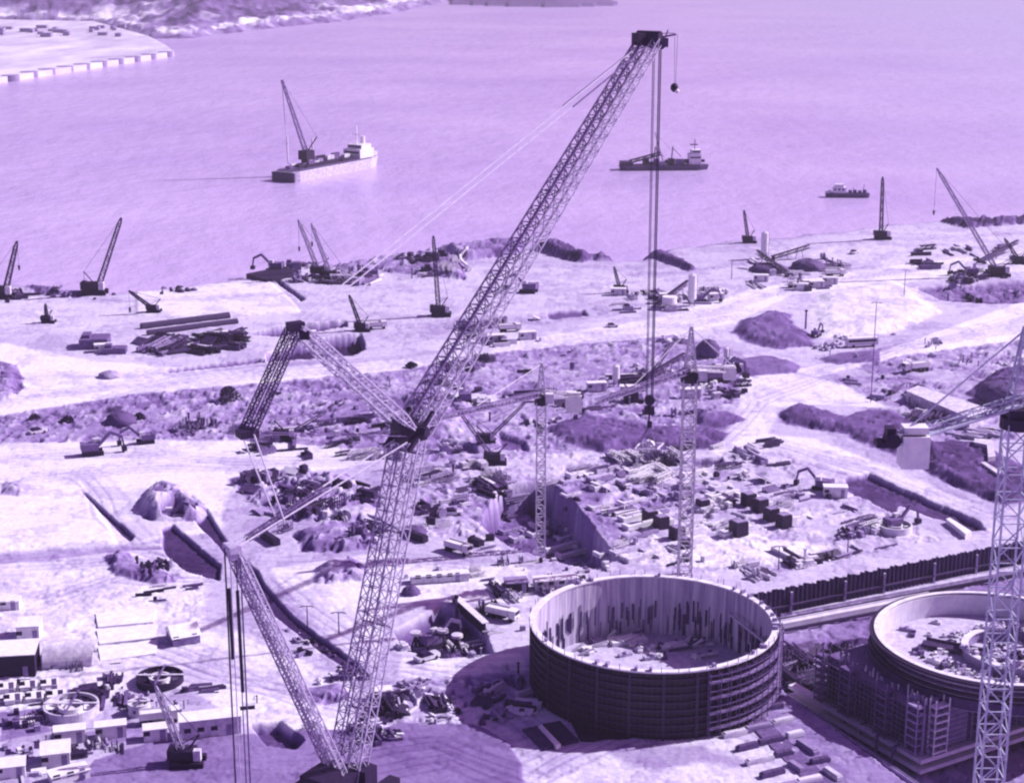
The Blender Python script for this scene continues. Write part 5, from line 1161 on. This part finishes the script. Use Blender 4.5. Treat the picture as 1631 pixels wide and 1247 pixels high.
def scatter(zone, poly, n, kinds, tones, s0=.6, s1=1.2, rot=None, seed=0):
    r0 = random.Random(seed + 100); xs = [p[0] for p in poly]; ys = [p[1] for p in poly]; pts = []; meta = []; t = 0; cl = []
    while len(pts) < n and t < 40 * n:
        t += 1
        if cl and r0.random() < .82:         # pieces gather in stacks of one sort, laid the same way
            cx_, cy_, kd, tn, an = cl[r0.randrange(len(cl))]; px, py = cx_ + r0.gauss(0, 12), cy_ + r0.gauss(0, 4)
        else:
            px, py, kd, tn = r0.uniform(min(xs), max(xs)), r0.uniform(min(ys), max(ys)), kinds[r0.randrange(len(kinds))], tones[r0.randrange(len(tones))]
            an = (R(rot) + (math.pi / 2 if r0.random() < .4 else 0)) if rot is not None else r0.uniform(0, 6.28)
            if r0.random() < .5: cl.append((px, py, kd, tn, an))
        if r0.random() < .2: kd = kinds[r0.randrange(len(kinds))]
        if r0.random() < .35: tn = tones[r0.randrange(len(tones))]
        if any(abs(px - bx_) < 24 and abs(py - by_ - 4) < 12 for bx_, by_ in BOXPX): continue
        if inpoly(poly, px, py): pts.append((px, py)); meta.append((kd, tn, an))
    W = np.array([list(P(a_, b_, 0))[:2] for a_, b_ in pts]); Z = terrain(W[:, 0], W[:, 1], False)[0]
    for (x, y), z, (kd, tn, an) in zip(W, Z, meta):
        if math.hypot(x - RC.x, y - RC.y) < RR + 1.5: continue
        o = bpy.data.objects.new(kd, proto(kd, tn, r0.randrange(3))); COL.objects.link(o)
        s = r0.uniform(s0, s1); o.location = (x, y, z); o.scale = (s * r0.uniform(.8, 1.3), s, s * r0.uniform(.8, 1.3))
        o.rotation_euler = (0, 0, an + r0.gauss(0, .1 if kd != 'boulder' else 2))
        lb = "%s %s lying %s" % (TONE[tn], WORD[kd], zone); tag(o, lb, kd.replace('_', ' '), "loose pieces " + zone)
DK = ['dark', 'cranedark', 'cranedark', 'crane', 'rust', 'midcon']; MX = DK + ['offwhite', 'palecon', 'white', 'wood', 'rock']; PL = ['offwhite', 'palecon', 'white', 'white', 'wood', 'crane', 'dark']
ALL = ['timber_baulk', 'plywood_sheet', 'steel_girder', 'pipe', 'crate', 'low_wall', 'rebar_cage', 'stake', 'pallet_stack', 'drum', 'cable_reel', 'steel_joist', 'steel_joist', 'rebar_bundle', 'rebar_bundle', 'block_pile', 'block_pile']
scatter("in the upper left rubble strip", [(0, 665), (200, 632), (400, 612), (620, 590), (640, 690), (400, 695), (200, 695), (0, 702)], 120, ['boulder', 'boulder', 'stake', 'rebar_cage', 'timber_baulk'], ['crane', 'midcon', 'rock', 'cranedark'], .5, 1.1, None, 1)
scatter("beside the giant boom head", [(400, 690), (640, 660), (660, 730), (560, 735), (380, 722)], 90, ALL, DK + ['offwhite'], .7, 1.4, 20, 2)
scatter("in the middle works behind the hook", [(660, 590), (880, 550), (1080, 535), (1190, 590), (1180, 680), (1000, 660), (880, 700), (700, 740)], 230, ALL + ['boulder'], MX, .7, 1.5, 15, 3)
scatter("between the giant mast and the excavation", [(660, 740), (800, 740), (860, 770), (780, 850), (840, 900), (700, 890), (660, 840)], 170, ALL, MX, .6, 1.3, 30, 4)
scatter("on the concrete raft", [(880, 775), (980, 745), (1240, 745), (1380, 810), (1420, 870), (1180, 930), (1010, 890)], 290, ALL, PL + ['cranedark', 'midcon'], .5, 1.2, 30, 5)
scatter("on the rebar yard behind the raft", [(900, 745), (1000, 722), (1230, 700), (1250, 745), (980, 760)], 100, ['rebar_cage', 'timber_baulk', 'steel_girder', 'low_wall', 'pipe'], PL + DK, .7, 1.3, 25, 6)
scatter("among the frames left of the mast", [(370, 765), (480, 750), (600, 770), (600, 870), (470, 870), (400, 800)], 150, ALL, DK + ['palecon'], .7, 1.5, -40, 7)
scatter("in the shore piling works", [(430, 425), (600, 418), (740, 412), (750, 440), (600, 455), (470, 452)], 110, ALL + ['boulder'], DK + ['offwhite'], 1.0, 2.0, None, 8)
scatter("in the dark timber field on the quay", [(218, 545), (375, 528), (390, 555), (300, 568), (225, 565)], 110, ['timber_baulk', 'steel_girder', 'pipe', 'plywood_sheet'], DK, 1.0, 1.9, -30, 9)
scatter("by the shore batching plant", [(1170, 420), (1300, 405), (1350, 430), (1320, 465), (1200, 465)], 90, ALL, MX, .9, 1.7, 10, 10)
scatter("around the round hopper", [(980, 470), (1160, 460), (1150, 490), (1050, 500), (990, 500)], 70, ALL, MX, .8, 1.5, 10, 11)
scatter("in the far right shore works", [(1450, 400), (1631, 385), (1631, 480), (1480, 480)], 90, ALL + ['boulder'], DK + ['offwhite'], .9, 1.7, 10, 12)
scatter("in the clutter under the giant jib", [(720, 520), (880, 500), (870, 545), (760, 555)], 60, ALL, MX, .8, 1.6, 10, 13)
scatter("in the rubble band left of the round tank", [(590, 1090), (700, 1085), (850, 1085), (870, 1130), (800, 1150), (600, 1165)], 170, ['boulder', 'boulder', 'timber_baulk', 'low_wall', 'plywood_sheet'], MX, .5, 1.1, None, 14)
scatter("around the roofed pit", [(630, 995), (780, 960), (840, 1000), (830, 1075), (740, 1040), (620, 1040)], 90, ALL, MX, .5, 1.0, 20, 15)
scatter("behind the round tank", [(640, 910), (860, 890), (980, 900), (960, 925), (850, 960), (640, 925)], 110, ALL, PL, .4, 1.0, 20, 16)
scatter("in the lower left works", [(0, 1085), (160, 1040), (420, 1090), (400, 1150), (160, 1170), (0, 1180)], 230, ALL, DK + ['offwhite', 'dark'], .3, .9, 14, 17)
scatter("at the bottom left corner", [(0, 1180), (110, 1170), (220, 1190), (160, 1247), (0, 1247)], 60, ALL, MX, .3, .8, 14, 18)
scatter("along the curved trench bank", [(455, 1000), (480, 1000), (590, 1085), (590, 1130), (500, 1120), (470, 1060)], 60, ['boulder', 'pipe', 'low_wall'], MX, .3, .8, None, 19)
scatter("on the upper left yard", [(160, 880), (300, 880), (330, 1000), (250, 1000), (170, 930)], 45, ALL, DK + ['offwhite'], .4, 1.0, 14, 20)
scatter("on the slopes beside the bus", [(1240, 540), (1440, 530), (1631, 540), (1631, 580), (1440, 590), (1320, 570)], 90, ['boulder', 'boulder', 'stake'], ['rock', 'midcon', 'crane', 'palecon'], .5, 1.0, None, 21)
scatter("on the spoil ground by the right tower crane", [(1330, 600), (1440, 600), (1600, 690), (1540, 710), (1420, 650)], 90, ALL + ['boulder'], MX, .6, 1.2, -30, 22)
scatter("in the sunken corridor behind the block", [(1235, 1010), (1380, 985), (1400, 1030), (1330, 1060), (1240, 1060)], 110, ['timber_baulk', 'low_wall', 'rebar_cage', 'plywood_sheet', 'steel_girder'], DK, .8, 1.6, 28, 23)
scatter("beside the scaffold of the round tank", [(1240, 1060), (1310, 1050), (1320, 1110), (1250, 1095)], 45, ALL, PL + DK, .5, 1.0, 28, 24)
scatter("between the giant crane's crawler tracks and the pad", [(480, 1150), (560, 1130), (700, 1150), (720, 1180), (500, 1200)], 40, ALL, MX, .4, .9, 20, 25)
scatter("under the peaked tower crane head", [(1080, 590), (1180, 585), (1190, 620), (1090, 630)], 45, ALL, MX, .7, 1.4, 10, 26)
scatter("at the quay's shore edge", [(0, 462), (160, 468), (330, 455), (310, 466), (150, 480), (0, 480)], 70, ['boulder', 'boulder', 'pipe'], DK, .8, 1.5, 10, 27)

# ---------------------------------------------------------------- air
hz = bpy.data.meshes.new("haze"); hb = MB(); hb.box((0, 4400, 70), (13000, 9800, 200)); hz.from_pydata([tuple(map(float, q)) for q in hb.v], [], hb.f); hz.update()
ho_ = bpy.data.objects.new("haze", hz); COL.objects.link(ho_); tag(ho_, kind="stuff")
hm = bpy.data.materials.new("air"); hm.use_nodes = True; n_, l_ = hm.node_tree.nodes, hm.node_tree.links; n_.remove(n_["Principled BSDF"])
pv = n_.new("ShaderNodeVolumePrincipled"); pv.inputs["Color"].default_value = (.86, .80, .97, 1); pv.inputs["Density"].default_value = .00010; pv.inputs["Anisotropy"].default_value = .2
l_.new(pv.outputs[0], n_["Material Output"].inputs["Volume"]); hz.materials.append(hm)
